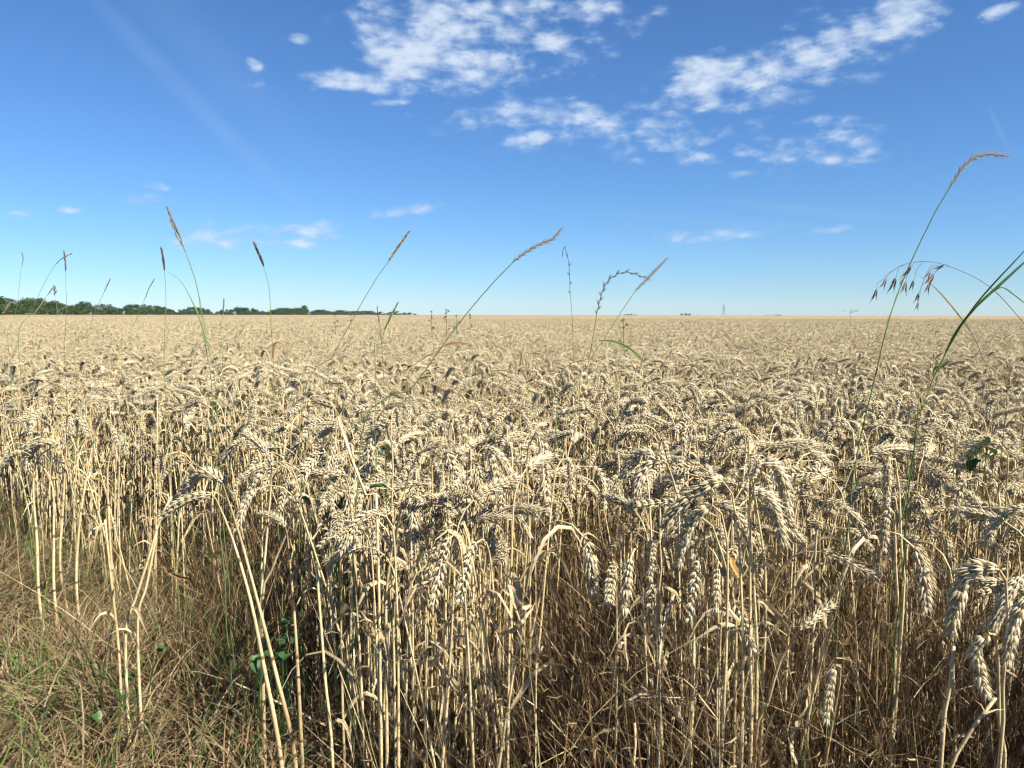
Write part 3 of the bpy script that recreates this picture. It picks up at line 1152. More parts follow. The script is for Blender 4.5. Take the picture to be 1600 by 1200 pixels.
def left_verge(x, y):
    s = edge_y(x) - y
    return (1.0 if s > -.08 else (.45 if s > -.55 else 0.0)) * ss(.05, -.30, x)


U = npr.uniform
# matted dead grass: tufts combed over in drifting directions
cen = patch(1500, (-2.6, .05), (.6, 3.0), left_verge)
p = on_tufts(cen, 26, .035)
flow = np.repeat(np.array([2.4 * mnoise.noise((c[0] * 1.7, c[1] * 1.7, 5)) * math.pi + rng.gauss(0, .5) for c in cen]), 26)
hump = np.repeat(np.array([.05 + .06 * mnoise.noise((c[0] * 3, c[1] * 3, 2)) for c in cen]), 26)
p[:, 2] += U(-.02, 1, len(p)) * hump
n_ = len(p)
blades('dry_grass', p, U(.07, .24, n_), U(.0006, .0019, n_), U(.15, 1.1, n_), U(1.3, 2.5, n_), flow + npr.normal(0, .75, n_), npr.normal(0, .7, n_), 5, [M_MAT, M_BROWN, M_GREEN],
       npr.choice(3, n_, p=(.66, .30, .04)), 'matted dead straw coloured grass on the verge at lower left')
# standing dead and green grass among the thin wheat of the left margin, much of it tinted dark as shade
cen = patch(520, (-2.8, .0), (.8, 3.2), lambda x, y: (1.0 if -.75 < edge_y(x) - y < .18 else 0.0) * ss(.0, -.3, x))
p = on_tufts(cen, 22, .03)
n_ = len(p)
blades('rough_grass', p, U(.16, .46, n_), U(.0006, .0014, n_), U(0, .45, n_), U(.4, 1.9, n_), U(0, 6.28, n_), npr.normal(0, .5, n_), 7, [M_MAT, M_BROWN_SHADE, M_GREEN], npr.choice(3, n_, p=(.26, .54, .20)),
       'rough brown and green grass standing between the thin wheat stalks at left')
# fresh grass
cen = patch(66, (-1.7, -.2), (.6, 2.2), lambda x, y: left_verge(x, y) * ss(0, .5, mnoise.noise((x * 3, y * 3, 9)) * .6 + (.6 if x < -.55 and y < 1.3 else -.05)))
p = on_tufts(cen, 13, .02)
n_ = len(p)
blades('green_grass', p, U(.12, .36, n_), U(.0011, .0022, n_), U(0, .5, n_), U(.4, 1.5, n_), U(0, 6.28, n_), npr.normal(0, .3, n_), 8, [M_GREEN, M_BLADE], npr.choice(2, n_, p=(.8, .2)),
       'fresh green grass blades growing through the dead grass at lower left')
# fine brown bents tangled through the front of the crop on the right, partly in the shade-dark brown
cen = patch(430, (-.15, 2.0), (.5, 2.2), lambda x, y: (1.0 if -.16 < y - edge_y(x) < .5 else .2 if 0 < y - edge_y(x) < 1.0 else 0) * (ss(0, .45, x) * .85 + .15) * (1.0 if y > .74 else 0) * clear_gap(x, y))
p = on_tufts(cen, 26, .05)
n_ = len(p)
o_, c_ = blades('bent_grass', p, U(.25, .82, n_), U(.0004, .0011, n_), np.abs(npr.normal(0, .38, n_)), np.abs(npr.normal(.55, .75, n_)), U(0, 6.28, n_), npr.normal(0, .6, n_), 9, [M_BROWN, M_BROWN_SHADE, M_STEM], npr.choice(3, n_, p=(.40, .48, .12)),
                'tangle of fine reddish brown grass among the stalks at lower right', taper=2.5)
pick = npr.random(n_) < .10
tips = c_[pick][:, 5:].reshape(-1, 3)
tips = np.repeat(tips, 2, 0)
n_ = len(tips)
blades('bent_grass', tips, U(.008, .022, n_), U(.0005, .0012, n_), U(.1, 1.6, n_), U(.6, 2.4, n_), U(0, 6.28, n_), npr.normal(0, .4, n_), 2, [M_BROWN, M_MAT], npr.choice(2, n_, p=(.5, .5)),
       'fine dry husks and seeds hanging in the brown grass tangle at lower right')
# upright brown undergrowth between the stalks, its colour darkened to stand in for shade
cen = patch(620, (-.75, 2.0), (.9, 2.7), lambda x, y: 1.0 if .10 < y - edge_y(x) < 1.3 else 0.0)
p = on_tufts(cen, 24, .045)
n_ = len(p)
blades('undergrowth', p, U(.25, .66, n_), U(.0005, .0014, n_), np.abs(npr.normal(0, .22, n_)), np.abs(npr.normal(.35, .5, n_)), U(0, 6.28, n_), npr.normal(0, .5, n_), 7, [M_BROWN_SHADE, M_BROWN, M_GREEN], npr.choice(3, n_, p=(.70, .27, .03)),
       'brown dead undergrowth between the wheat stalks, coloured darker for shade', taper=2.0)
# long loose straws leaning across each other
p = patch(420, (-.9, 1.6), (.75, 2.0), lambda x, y: (.4 + .6 * clear_gap(x, y)) if -.1 < y - edge_y(x) < .6 else 0.0)
n_ = len(p)
t_ = np.abs(npr.normal(.35, .35, n_))
blades('loose_straw', p, U(.3, .72, n_), U(.0004, .0010, n_), t_, t_ + np.abs(npr.normal(0, .3, n_)), U(0, 6.28, n_), npr.normal(0, .25, n_), 8, [M_STEM, M_BROWN, M_LEAF], npr.choice(3, n_, p=(.35, .5, .15)),
       'loose straws leaning across each other at the front of the crop', taper=4)
# litter between the stalks
p = patch(1200, (-1.1, 2.0), (.55, 2.6), lambda x, y: clear_gap(x, y) if -.06 < y - edge_y(x) < .95 else 0.0)
p[:, 2] += U(0, .42, len(p)) ** 1.6
n_ = len(p)
blades('straw_litter', p, U(.12, .42, n_), U(.0006, .0022, n_), U(.3, 1.5, n_), U(.8, 2.6, n_), U(0, 6.28, n_), npr.normal(0, .7, n_), 6, [M_LEAF, M_STEM, M_BROWN], npr.choice(3, n_, p=(.22, .18, .60)),
       'broken straw and dead leaves caught between the wheat stalks')


# ------------------------------------------------------------------ tall grasses against the sky
def husks(mb, path, r, n, ln, w, spread, mat=0, two_rows=False, side=None):
    fr = frames(path, side)
    m = len(path) - 1
    for i in range(n):
        q = i / n * m
        a = min(m - 1, int(q))
        p = path[a].lerp(path[a + 1], q - a)
        t, nx, b = fr[a]
        an = (math.pi * (i % 2) if two_rows else r.uniform(0, 6.28)) + r.uniform(-.25, .25)
        o = nx * math.cos(an) + b * math.sin(an)
        k = math.sin(math.pi * (.18 + .74 * i / n))
        kernel(mb, p + o * (w * .5), t + o * spread, o, ln * (0.65 + .45 * k), w * (.6 + .5 * k), w * .8 * (.6 + .5 * k), mat, 4, .5)


def tall_grass(label, d, stem_px, head_px=None, style='foxtail', r0=.0010, mat=None, head_mat=None, leaves=(), name='grass_stalk', group='tall grass stalks rising above the wheat'):
    """stem_px low to high, head_px from the head's foot to its tip, leaves = [(pixels, half width, material)]"""
    r = random.Random(int(stem_px[-1][0] * 7 + stem_px[-1][1]))
    s = [P(x, y, d) for x, y in stem_px]
    foot = Vector((s[0].x + (s[0].x - s[1].x) * .4, s[0].y + .05, verge(s[0].x, s[0].y) - .01))
    foot = Vector((foot.x, foot.y, verge(foot.x, foot.y) - .01))
    hd = [P(x, y, d) for x, y in head_px] if head_px else []
    root = empty(name, foot)
    tag(root, label, 'grass', group)
    T = Matrix.Translation(-foot)
    full = spline([foot] + s + hd, 150)
    if hd:
        b = min(range(150), key=lambda i: (full[i] - hd[0]).length)
    else:
        b = 149
    st = [T @ p for p in resample(full[:b + 1], 34)]
    st = [p + Vector((.0016 * math.sin(i * 1.1 + s[0].x * 90) * (0 < i < 33), 0, 0)) for i, p in enumerate(st)]
    mb = MB()
    mb.tube(st, [r0 * (1.25 - .7 * i / 33) for i in range(34)], 5, 0, cap=False)
    put('stem', mb.mesh('stem', [mat or M_GSTEM], True), root)
    if hd:
        hp = [T @ p for p in resample(full[b:], 16)]
        L = path_len(hp)
        view = Vector((0, 1, 0))
        hm = head_mat or M_PURPLE
        mb = MB()
        mb.tube(hp, [r0 * .55] * 16, 4, 0, cap=False)
        if style == 'foxtail':
            husks(mb, hp, r, int(L / .00075), .0062, .0009, .22)
            put('seed_head', mb.mesh('seed_head', [hm], True), root)
        elif style == 'fine':
            husks(mb, hp, r, int(L / .0022), .0065, .0007, .18)
            put('seed_head', mb.mesh('seed_head', [hm], True), root)
        else:
            ho = put('seed_head', mb.mesh('seed_head', [hm], True), root)
            step, ln, w, sp = {'couch': (.0048, .0110, .0012, .17), 'rye': (.0080, .0100, .0012, .36), 'bare': (.017, .007, .0009, .5)}[style]
            base = MB()
            for q in ((-.0006, 0), (.0006, 0.15)):
                kernel(base, Vector((q[0], 0, 0)), Vector((q[1], 0, 1)), Vector((1, 0, 0)), ln, w * .8, w * .6, 0, 5, .45)
            me = base.mesh('spikelet', [hm], True)
            fr = frames(hp, Vector((1, 0, .2)))
            n = max(4, int(L / step))
            for i in range(n + 1):
                q = min(14.99, i / n * 15)
                a = int(q)
                p = hp[a].lerp(hp[a + 1], q - a)
                t, nx, bb = fr[a]
                o = nx * (1 if i % 2 else -1)
                z = (t + o * (sp if i < n else 0)).normalized()
                x = (o - z * o.dot(z)).normalized()
                y = z.cross(x)
                k = .75 + .35 * math.sin(math.pi * (.15 + .8 * i / n))
                M = Matrix(((x.x, y.x, z.x, p.x), (x.y, y.y, z.y, p.y), (x.z, y.z, z.z, p.z), (0, 0, 0, 1))) @ Matrix.Scale(k * r.uniform(.9, 1.1), 4)
                put('spikelet', me, ho, M)
    for lp, w, lm in leaves:
        pp = spline([T @ P(x, y, d - .004) for x, y in lp], 16)
        m2 = MB()
        m2.ribbon(pp, [w * (.5 + .5 * ss(0, .2, i / 15)) * (1 - .96 * ss(.45, 1, i / 15)) for i in range(16)], Vector((.5, .6, .6)), 0, .25, r.uniform(-1.2, 1.2))
        put('leaf', m2.mesh('leaf', [lm]), root)
    return root


G = tall_grass
G('tall green stalk with brown double seed head, highest of those at left', 1.25, [(332, 640), (322, 540), (308, 455), (295, 410)], [(285, 380), (273, 352), (261, 324)], 'foxtail', head_mat=M_TANHEAD,
  leaves=[([(330, 560), (308, 488), (283, 440), (262, 425), (248, 419)], .0011, M_GSTEM)])
G('second thinner stem running beside the tall brown double seed head', 1.27, [(338, 640), (326, 540), (312, 470), (298, 415)], [(286, 386), (276, 368), (266, 344)], 'fine', r0=.0007, head_mat=M_TANHEAD)
G('upright stalk with dark purple spike left of the tallest brown head', 1.4, [(259, 640), (258, 560), (258, 470), (258, 430)], [(257, 424), (255, 405), (252, 388)], 'foxtail', r0=.0008)
G('stalk with black spike leaning left above a broken rusty leaf', 1.2, [(428, 660), (427, 560), (424, 490), (417, 435)], [(412, 416), (406, 400), (397, 380)], 'foxtail', r0=.0009,
  leaves=[([(426, 560), (429, 538), (440, 537), (466, 556)], .0030, M_RUST)])
G('long straight stalk slanting right with narrow dark green head', 1.25, [(470, 660), (520, 560), (560, 480), (592, 430)], [(608, 407), (622, 386), (639, 362)], 'foxtail', r0=.0009, head_mat=M_TANHEAD)
G('long green stalk slanting right with pale couch grass head in the middle of the sky', 1.15, [(560, 720), (640, 610), (700, 530), (760, 452)], [(800, 411), (835, 386), (862, 374), (875, 360)], 'couch', r0=.0013, head_mat=M_TANHEAD,
  leaves=[([(690, 545), (668, 556), (630, 580), (590, 592)], .0022, M_RUST), ([(690, 541), (715, 536), (745, 540)], .0022, M_RUST)])
G('thin grey stalk with nearly bare head hooked at its tip', 1.5, [(898, 620), (896, 560), (894, 520), (893, 495)], [(891, 460), (889, 415), (885, 392), (880, 386), (879, 398)], 'bare', r0=.0009, mat=M_BROWN, head_mat=M_PURPLE)
G('dark ryegrass head arching over to the right like a bow', 1.4, [(905, 640), (916, 580), (925, 530), (930, 502)], [(933, 488), (943, 450), (958, 432), (980, 425), (1011, 435)], 'rye', r0=.0010, mat=M_BROWN)
G('slender slanting stalk crossing the tip of the arching ryegrass head', 1.35, [(870, 640), (915, 570), (950, 520), (980, 475)], [(992, 456), (1015, 432), (1040, 406)], 'couch', r0=.0009, head_mat=M_TANHEAD,
  leaves=[([(936, 532), (958, 534), (985, 546), (1016, 574)], .0020, M_BLADE)])
G('tallest grass stalk at right, its pale head nodding against the blue sky', 1.05, [(1318, 880), (1345, 690), (1378, 540), (1416, 428), (1455, 340)], [(1488, 287), (1508, 258), (1535, 242), (1570, 243)], 'couch', r0=.0014, head_mat=M_TANHEAD,
  leaves=[([(1384, 522), (1398, 470), (1410, 440), (1420, 415)], .0022, M_GSTEM)])
G('bent brown blade crossing under the drooping brome', 1.0, [(1570, 650), (1548, 585), (1526, 535), (1508, 502)], None, r0=.0007, mat=M_BROWN,
  leaves=[([(1514, 515), (1500, 494), (1470, 458), (1445, 436), (1426, 426)], .0022, straw_mat('dull_blade', (.06, .05, .022), (.17, .13, .06), .6, .15))])
G('broad dark green blades sweeping up to the right edge', .95, [(1425, 720), (1440, 650), (1456, 600), (1470, 565)], None, r0=.0012, mat=M_BLADE, name='green_reed',
  leaves=[([(1466, 580), (1488, 530), (1520, 486), (1560, 448), (1612, 400), (1660, 360)], .0032, M_BLADE), ([(1478, 552), (1508, 500), (1540, 458), (1600, 393), (1650, 335)], .0028, M_BLADE),
          ([(1552, 456), (1566, 449), (1586, 462), (1624, 492)], .0026, M_BLADE)])
G('pinkish thin spike on an upright stalk, right of the arching thread at far left', 1.9, [(103, 600), (103, 530), (103, 470), (103, 430)], [(103, 424), (102, 410), (100, 393)], 'foxtail', r0=.0008, head_mat=M_BROME)
G('faint thin pink spike nearest the left edge', 2.1, [(14, 560), (22, 500), (29, 455), (33, 425)], [(34, 416), (36, 405), (34, 395)], 'fine', r0=.0007, head_mat=M_BROME)
G('thread-thin grass arching right to cross the pinkish spike', 1.8, [(30, 560), (48, 490), (66, 450), (80, 424)], [(88, 412), (100, 402), (113, 396)], 'fine', r0=.0007, head_mat=M_TANHEAD)
G('pale straight grass slanting right below the little dark panicle', 1.8, [(40, 540), (52, 494), (62, 478), (70, 466)], [(72, 463), (78, 456), (83, 449)], 'fine', r0=.0007, mat=M_STEM, head_mat=M_TANHEAD)
G('short stalk with little dark knobbly panicle before the trees', 1.9, [(93, 560), (91, 520), (89, 490), (87, 470)], [(86, 462), (86, 456), (85, 449)], 'rye', r0=.0007, mat=M_STEM)
G('short pale spike at the very left edge', 1.7, [(-6, 530), (-2, 510), (1, 498)], [(3, 493), (9, 483), (15, 473)], 'foxtail', r0=.0008, mat=M_STEM, head_mat=M_TANHEAD)
G('thin grey-green spike slanting right before the left part of the trees', 1.8, [(118, 570), (134, 525), (146, 495), (158, 468)], [(162, 458), (167, 447), (172, 436)], 'fine', r0=.0008, head_mat=M_TANHEAD)
G('thin spike slanting right, left of the upright purple spike', 1.7, [(190, 560), (205, 520), (217, 490), (223, 475)], [(226, 467), (233, 451), (241, 436)], 'fine', r0=.0008, head_mat=M_TANHEAD)
G('short flat green spike leaning right at the middle of the treeline', 1.4, [(586, 590), (592, 555), (597, 530)], [(601, 515), (610, 496), (621, 474)], 'foxtail', r0=.0010, head_mat=M_GSTEM)
G('thin short stem left of the flat green spike', 1.45, [(598, 570), (596, 540), (594, 518)], [(593, 508), (591, 494), (589, 480)], 'fine', r0=.0008, mat=M_BROWN, head_mat=M_BROWN)
G('pair-like thin upright stem standing before the trees right of the tall heads', 1.6, [(347, 560), (347, 520), (348, 500)], [(348, 492), (349, 482), (350, 468)], 'fine', r0=.0006)
G('brown wiry grass arching left into the right edge of the field', 1.1, [(1500, 640), (1520, 585), (1548, 545), (1580, 520), (1625, 505)], None, r0=.0006, mat=M_BROWN)
G('green stem running down through the right wheat from the sweeping blades', 1.0, [(1395, 900), (1412, 800), (1428, 710), (1436, 662)], None, r0=.0010, mat=M_GSTEM)
G('thin green grass stem hanging low in the shade of the middle right', .9, [(1222, 1230), (1200, 1120), (1184, 1040), (1178, 960)], None, r0=.0011, mat=M_GSTEM)
G('green jointed grass lying across the lower right tangle', .85, [(1260, 1160), (1300, 1135), (1330, 1118), (1356, 1108)], None, r0=.0010, mat=M_GSTEM)
G('leaning dark green stem across the wheat left of the middle', 1.3, [(470, 780), (500, 735), (540, 680), (570, 650)], None, r0=.0009, mat=M_BLADE)


def brome():
    d = .95
    path = [P(x, y, d) for x, y in [(1720, 700), (1660, 580), (1600, 505), (1545, 447), (1486, 417), (1443, 408), (1405, 416), (1376, 440)]]
    foot = Vector((path[0].x + .05, path[0].y, -.01))
    root = empty('brome_grass', foot)
    tag(root, 'drooping brome grass with reddish brown spikelets hanging against the sky', 'grass', 'tall grass stalks rising above the wheat')
    T = Matrix.Translation(-foot)
    full = [T @ p for p in spline([foot] + path, 90)]
    mb = MB()
    mb.tube(full, [.0011 - .0008 * i / 89 for i in range(90)], 5, 0, cap=False)
    put('stem', mb.mesh('stem', [M_BROWN], True), root)
    panicle = MB()
    sp = [((1376, 440), (1370, 452), 1.0), ((1398, 422), (1385, 436), .85), ((1412, 414), (1400, 434), 1.15), ((1420, 412), (1410, 436), .6), ((1425, 412), (1416, 440), 1.0), ((1444, 409), (1424, 417), 1.0),
          ((1442, 410), (1428, 438), .8), ((1482, 417), (1460, 428), 1.2), ((1484, 417), (1476, 414), .8), ((1470, 415), (1454, 424), .8), ((1460, 412), (1436, 458), .75), ((1455, 412), (1435, 472), .65), ((1466, 414), (1452, 443), .8)]
    ho = None
    items = []
    for (ax, ay), (bx, by), s in sp:
        a, b = T @ P(ax, ay, d), T @ P(bx, by, d + rng.uniform(-.02, .02))
        m_ = a.lerp(b, .5) + Vector((-.002, 0, .003))
        panicle.tube(spline([a, m_, b], 6), .00022, 3, 0, cap=False)
        items.append((a, b, s))
    ho = put('panicle', panicle.mesh('panicle', [M_BROWN], True), root)
    for k in range(3):
        mb = MB()
        r = random.Random(70 + k)
        for i in range(7):
            x = (1 if i % 2 else -1)
            kernel(mb, Vector((x * .0006, 0, i * .0019)), Vector((x * (.30 + .03 * i), r.uniform(-.1, .1), 1)), Vector((x, .2, 0)), .0105, .0011, .0008, 0, 5, .75)
        BROME.append(mb.mesh('spikelet', [M_BROME], True))
    for a, b, s in items:
        z = ((b - a).normalized() + Vector((-.15, 0, -1.0))).normalized()
        x = z.orthogonal().normalized()
        x = (Vector((1, .3, 0)) - z * Vector((1, .3, 0)).dot(z)).normalized()
        y = z.cross(x)
        M = Matrix(((x.x, y.x, z.x, b.x), (x.y, y.y, z.y, b.y), (x.z, y.z, z.z, b.z), (0, 0, 0, 1))) @ Matrix.Scale(s * .78, 4)
        put('spikelet', rng.choice(BROME), ho, M)


BROME = []
brome()


# ------------------------------------------------------------------ single dead leaves and green weeds at the front
def ribbon_thing(name, label, cat, d, px, w, mat, twist=1.0, group=None):
    p = spline([P(x, y, d) for x, y in px], 18)
    r_ = random.Random(int(px[0][0]) + 3)
    p = [q + Vector((r_.gauss(0, .0007), r_.gauss(0, .0015) + .014 * math.sin(i * .35 + px[0][0]), r_.gauss(0, .0007))) for i, q in enumerate(p)]
    w *= .78
    twist *= 2.2
    o = p[0].copy()
    mb = MB()
    mb.ribbon([q - o for q in p], [w * (.4 + .6 * ss(0, .3, i / 17)) * (1 - .9 * ss(.6, 1, i / 17)) for i in range(18)], Vector((.6, .5, .5)), 0, .3, twist)
    e = put(name, mb.mesh(name, [mat]))
    e.location = o
    return tag(e, label, cat, group)


ribbon_thing('dry_leaf', 'pale folded leaf blade bent like an elbow at the right of the dark gap', 'leaf', .9, [(978, 1040), (976, 985), (988, 968), (1008, 990), (1040, 1060), (1062, 1110)], .0042, M_LEAF, .8)
ribbon_thing('dry_leaf', 'pale spoon-like leaf tip hanging from a twisted leaf in the middle', 'leaf', .95, [(838, 945), (815, 965), (792, 990), (770, 1003)], .0046, M_LEAF, .5)
ribbon_thing('dry_leaf', 'crumpled pale leaf standing up at left of the dark gap', 'leaf', .97, [(832, 950), (812, 938), (798, 922), (796, 906)], .0055, M_LEAF, 2.4)
ribbon_thing('dry_leaf', 'tan leaf flag turned aside on the middle bare stalks', 'leaf', 1.0, [(728, 870), (716, 842), (704, 824), (694, 826)], .0062, M_LEAF, 1.2)
ribbon_thing('dry_leaf', 'leaf blade hanging across the bare stalks at lower middle', 'leaf', .95, [(585, 985), (600, 1002), (612, 1020), (622, 1040)], .0042, M_LEAF, .4)
ribbon_thing('dry_leaf', 'rusty brown leaf blade lying over the grass verge', 'leaf', 1.15, [(262, 880), (272, 896), (292, 912), (318, 938)], .0038, M_RUST, .5)
ribbon_thing('dry_leaf', 'pale broad leaf sheath bending right among brown grass', 'leaf', .9, [(1180, 930), (1198, 945), (1222, 968), (1240, 995)], .0055, M_LEAF, .6)
ribbon_thing('dry_leaf', 'upright pale dead leaf beside the plump low ear', 'leaf', .88, [(1244, 1200), (1248, 1140), (1252, 1100), (1262, 1062)], .0060, M_LEAF, .4)
ribbon_thing('dry_leaf', 'amber dry leaf at the foot of the big ear cluster', 'leaf', .97, [(1150, 858), (1146, 880), (1154, 900), (1166, 912)], .0050, straw_mat('amber_leaf', (.36, .21, .07), (.52, .34, .13), .5, .3), .5)


def stubble(label, d, px):
    s = [P(x, y, d) for x, y in px]
    foot = Vector((s[0].x, s[0].y, verge(s[0].x, s[0].y) - .01))
    pts_ = spline(([foot] if s[0].z - foot.z > .03 else []) + s, 18)
    root = empty('wheat_stalk', foot)
    tag(root, label, 'wheat stalk')
    mb = MB()
    mb.tube([p - foot for p in pts_], [.0028 - .0010 * i / 17 for i in range(18)], 6, 0)
    put('stem', mb.mesh('stem', [M_STEM], True), root)
    r = random.Random(int(px[0][0]))
    m2 = MB()
    lp = leaf_path(pts_[10] - foot, Vector((r.uniform(-1, 1), -.3, 0)), .09, r, 9)
    m2.ribbon(lp, leaf_widths(9, .0028), Vector((.3, 1, .2)), 0, .25, 1.0)
    put('leaf', m2.mesh('leaf', [M_LEAF]), root)


stubble('earless pale stalk with a split leaf rising from the verge at left', 1.25, [(186, 1026), (180, 960), (172, 890), (164, 812)])
stubble('earless stalk leaning right beside the bent pair on the verge', 1.15, [(196, 1000), (214, 930), (236, 860), (250, 812), (268, 776)])
stubble('earless stalk crossing behind the bent pair, leaning to the right', 1.15, [(215, 985), (228, 920), (240, 860), (246, 820)])
stubble('broken short stalk stub at lower middle of the dark gap', .95, [(990, 1240), (990, 1190), (994, 1150), (992, 1130)])
stubble('golden stalk leaning left over the middle of the front', 1.05, [(590, 830), (578, 790), (556, 735), (530, 660)])
stubble('straight bare stalk crossing the left of the front rows', 1.0, [(520, 1196), (508, 1060), (498, 930), (494, 880)])
stubble('thick golden stalk slanting up right at the lower right corner', .78, [(1480, 1240), (1500, 1180), (1530, 1120), (1556, 1090)])
stubble('thick pale stalk standing under the big hooked ear', .75, [(1470, 1200), (1478, 1120), (1486, 1060), (1490, 1010)])


def heart_leaf(r):
    """A small pointed heart-shaped leaf, slightly cupped, stalk at the origin."""
    out = [(0, 0), (.35, -.12), (.52, .15), (.42, .5), (.2, .82), (0, 1.05), (-.2, .82), (-.42, .5), (-.52, .15), (-.35, -.12)]
    v = [Vector((x, y, .18 * abs(x) + .08 * math.sin(y * 3))) for x, y in out] + [Vector((0, .4, -.02))]
    f = [(i, (i + 1) % 10, 10) for i in range(10)]
    return v, f


def weed(label, d, px_c, n, spread, size, seed):
    r = random.Random(seed)
    c = P(px_c[0], px_c[1], d)
    foot = Vector((c.x, c.y, verge(c.x, c.y) - .01))
    root = empty('leafy_weed', foot)
    tag(root, label, 'weed', 'dark green leafy weeds in the shade of the crop')
    stem = MB()
    hgt = c.z - foot.z
    tips = []
    for k in range(n):
        t = Vector((r.gauss(0, spread), r.gauss(0, spread * .6), hgt + r.gauss(0, spread)))
        stem.tube(spline([Vector((0, 0, 0)), Vector((t.x * .3, t.y * .3, t.z * .6)), t], 7), .0008, 4, 0, cap=False)
        tips.append(t)
    put('stem', stem.mesh('stem', [M_WEED], True), root)
    v, f = heart_leaf(r)
    mb = MB()
    mb.add(v, f)
    me = mb.mesh('leaf', [M_WEED], True)
    for t in tips:
        for j in range(2):
            s = size * r.uniform(.6, 1.2)
            M = Matrix.Translation(t + Vector((r.gauss(0, .004), r.gauss(0, .004), r.gauss(0, .006)))) @ Matrix.Rotation(r.uniform(0, 6.28), 4, 'Z') @ Matrix.Rotation(r.uniform(-1.3, .3), 4, 'X') @ Matrix.Scale(s, 4)
            put('leaf', me, root, M)


weed('single upright green leaf beside the arched ear left of the middle', 1.22, (599, 700), 1, .003, .030, 1)
weed('dark green leafy weed behind the cane-hooked ear', 1.3, (535, 775), 9, .022, .022, 2)
weed('small dark weed leaves low between the verge and the bare stalks', 1.1, (392, 1018), 6, .022, .016, 3)
weed('small dark weed leaves in the gap right of the bent pair', 1.15, (438, 990), 5, .02, .016, 4)
weed('small green weed on the verge below the earless stalk', 1.15, (215, 1055), 6, .03, .014, 5)
weed('dark leaf clump high among the wheat near the right edge', 1.25, (1530, 700), 5, .010, .020, 6)


# ------------------------------------------------------------------ weeds standing in the field
def field_weed(label, px, top, base_y, d, mat, seed, umbel=False):
    r = random.Random(seed)
    c = P(px, top, d)
    foot = Vector((c.x, c.y, 0))
    root = empty('field_weed', foot)
    tag(root, label, 'weed', 'weeds standing above the far wheat')
    mb = MB()
    h = c.z
    mb.tube([Vector((0, 0, 0)), Vector((.01, 0, h * .5)), Vector((0, 0, h))], [.004, .003, .002], 4, 0, cap=False)
    ends = [Vector((0, 0, h))]
    for k in range(5):
        z = h * r.uniform(.78, .97)
        a = r.uniform(0, 6.28)
        e = Vector((math.cos(a) * .03, math.sin(a) * .03, z + .03 if not umbel else h + r.uniform(-.01, .02)))
        if umbel:
            e.x *= 5.0
        mb.tube([Vector((0, 0, z if not umbel else h - .06)), e], .0018, 3, 0, cap=False)
        ends.append(e)
    put('stem', mb.mesh('stem', [mat], True), root)
    hd = MB()
    for e in ends:
        for j in range(12):
            dv = Vector((r.gauss(0, 1), r.gauss(0, 1), r.gauss(.2, .8) if not umbel else r.gauss(0, .25)))
            kernel(hd, e, dv, Vector((.3, 1, .2)), .014, .003, .003, 0, 4, .3)
    put('seed_head', hd.mesh('seed_head', [mat], True), root)


field_weed('dark little weed head on the horizon just right of the treeline', 674, 487, 500, 9.0, M_WEED, 1)
field_weed('taller of the two dark weed heads on the horizon right of the treeline', 697, 484, 505, 8.0, M_PURPLE, 2)
field_weed('small dark weed in the wheat left of the slanting green stalk', 713, 493, 510, 9.0, M_WEED, 3)
field_weed('dark weed stem in the wheat left of the middle', 734, 491, 505, 9.5, M_PURPLE, 4)
field_weed('greenish weed standing in the wheat below the arching ryegrass', 974, 499, 520, 6.5, M_GREEN, 5)
field_weed('pale dried weed in the wheat before the far end of the treeline', 548, 487, 505, 10.0, M_TANHEAD, 6)
field_weed('greyish weed in the wheat before the round field tree', 523, 492, 505, 9.0, M_WEED, 7)
field_weed('pale brown flat-topped dried weed alone on the right horizon', 1329, 485, 492, 16.0, M_BROME, 8, True)


# ------------------------------------------------------------------ far trees
def crown_mesh(seed, mat, n=1500, leaf=.085, low=.04, lobes=9):
    """Unit-high crown: many leaf clumps through overlapping lobes."""
    r = random.Random(seed)
    L = []
    for k in range(lobes):
        a = r.uniform(0, 6.28)
        z = r.uniform(low + .16, .80)
        rr = .36 * math.sin(math.pi * (.2 + .62 * z)) * r.uniform(.4, 1)
        L.append((Vector((math.cos(a) * rr, math.sin(a) * rr, z)), r.uniform(.15, .25)))
    L.append((Vector((r.uniform(-.08, .08), r.uniform(-.08, .08), .80)), .19))
    L.append((Vector((0, 0, .42)), .30))
    v, f = [], []
    for i in range(n):
        c, s = r.choice(L)
        d = Vector((r.gauss(0, 1), r.gauss(0, 1), r.gauss(0, 1))).normalized()
        p = c + d * s * (r.random() ** .35)
        p += Vector((r.gauss(0, .012), r.gauss(0, .012), r.gauss(0, .012)))
        if p.z < low:
            p.z = low + r.random() * .06
        nrm = (d + Vector((r.gauss(0, .7), r.gauss(0, .7), r.gauss(0, .7)))).normalized()
        t = nrm.orthogonal().normalized()
        b = nrm.cross(t)
        q = leaf * r.uniform(.5, 1.1)
        o = len(v)
        v += [p - t * q * .5, p + b * q * .35, p + t * q * .5, p - b * q * .35]
        f.append((o, o + 1, o + 2, o + 3))
    me = bpy.data.meshes.new('crown')
    me.from_pydata([tuple(x) for x in v], [], f)
    me.materials.append(mat)
    return me


def trunk_mesh(seed):
    r = random.Random(seed)
    mb = MB()
    mb.tube([Vector((0, 0, -.02)), Vector((.01, 0, .2)), Vector((-.01, .01, .45)), Vector((0, 0, .7))], [.035, .028, .02, .008], 7, 0)
    for k in range(5):
        a = r.uniform(0, 6.28)
        z = r.uniform(.2, .5)
        mb.tube([Vector((0, 0, z)), Vector((math.cos(a) * .12, math.sin(a) * .12, z + .13)), Vector((math.cos(a) * .24, math.sin(a) * .24, z + .2))], [.014, .010, .004], 5, 0)
    return mb.mesh('trunk', [M_BARK], True)


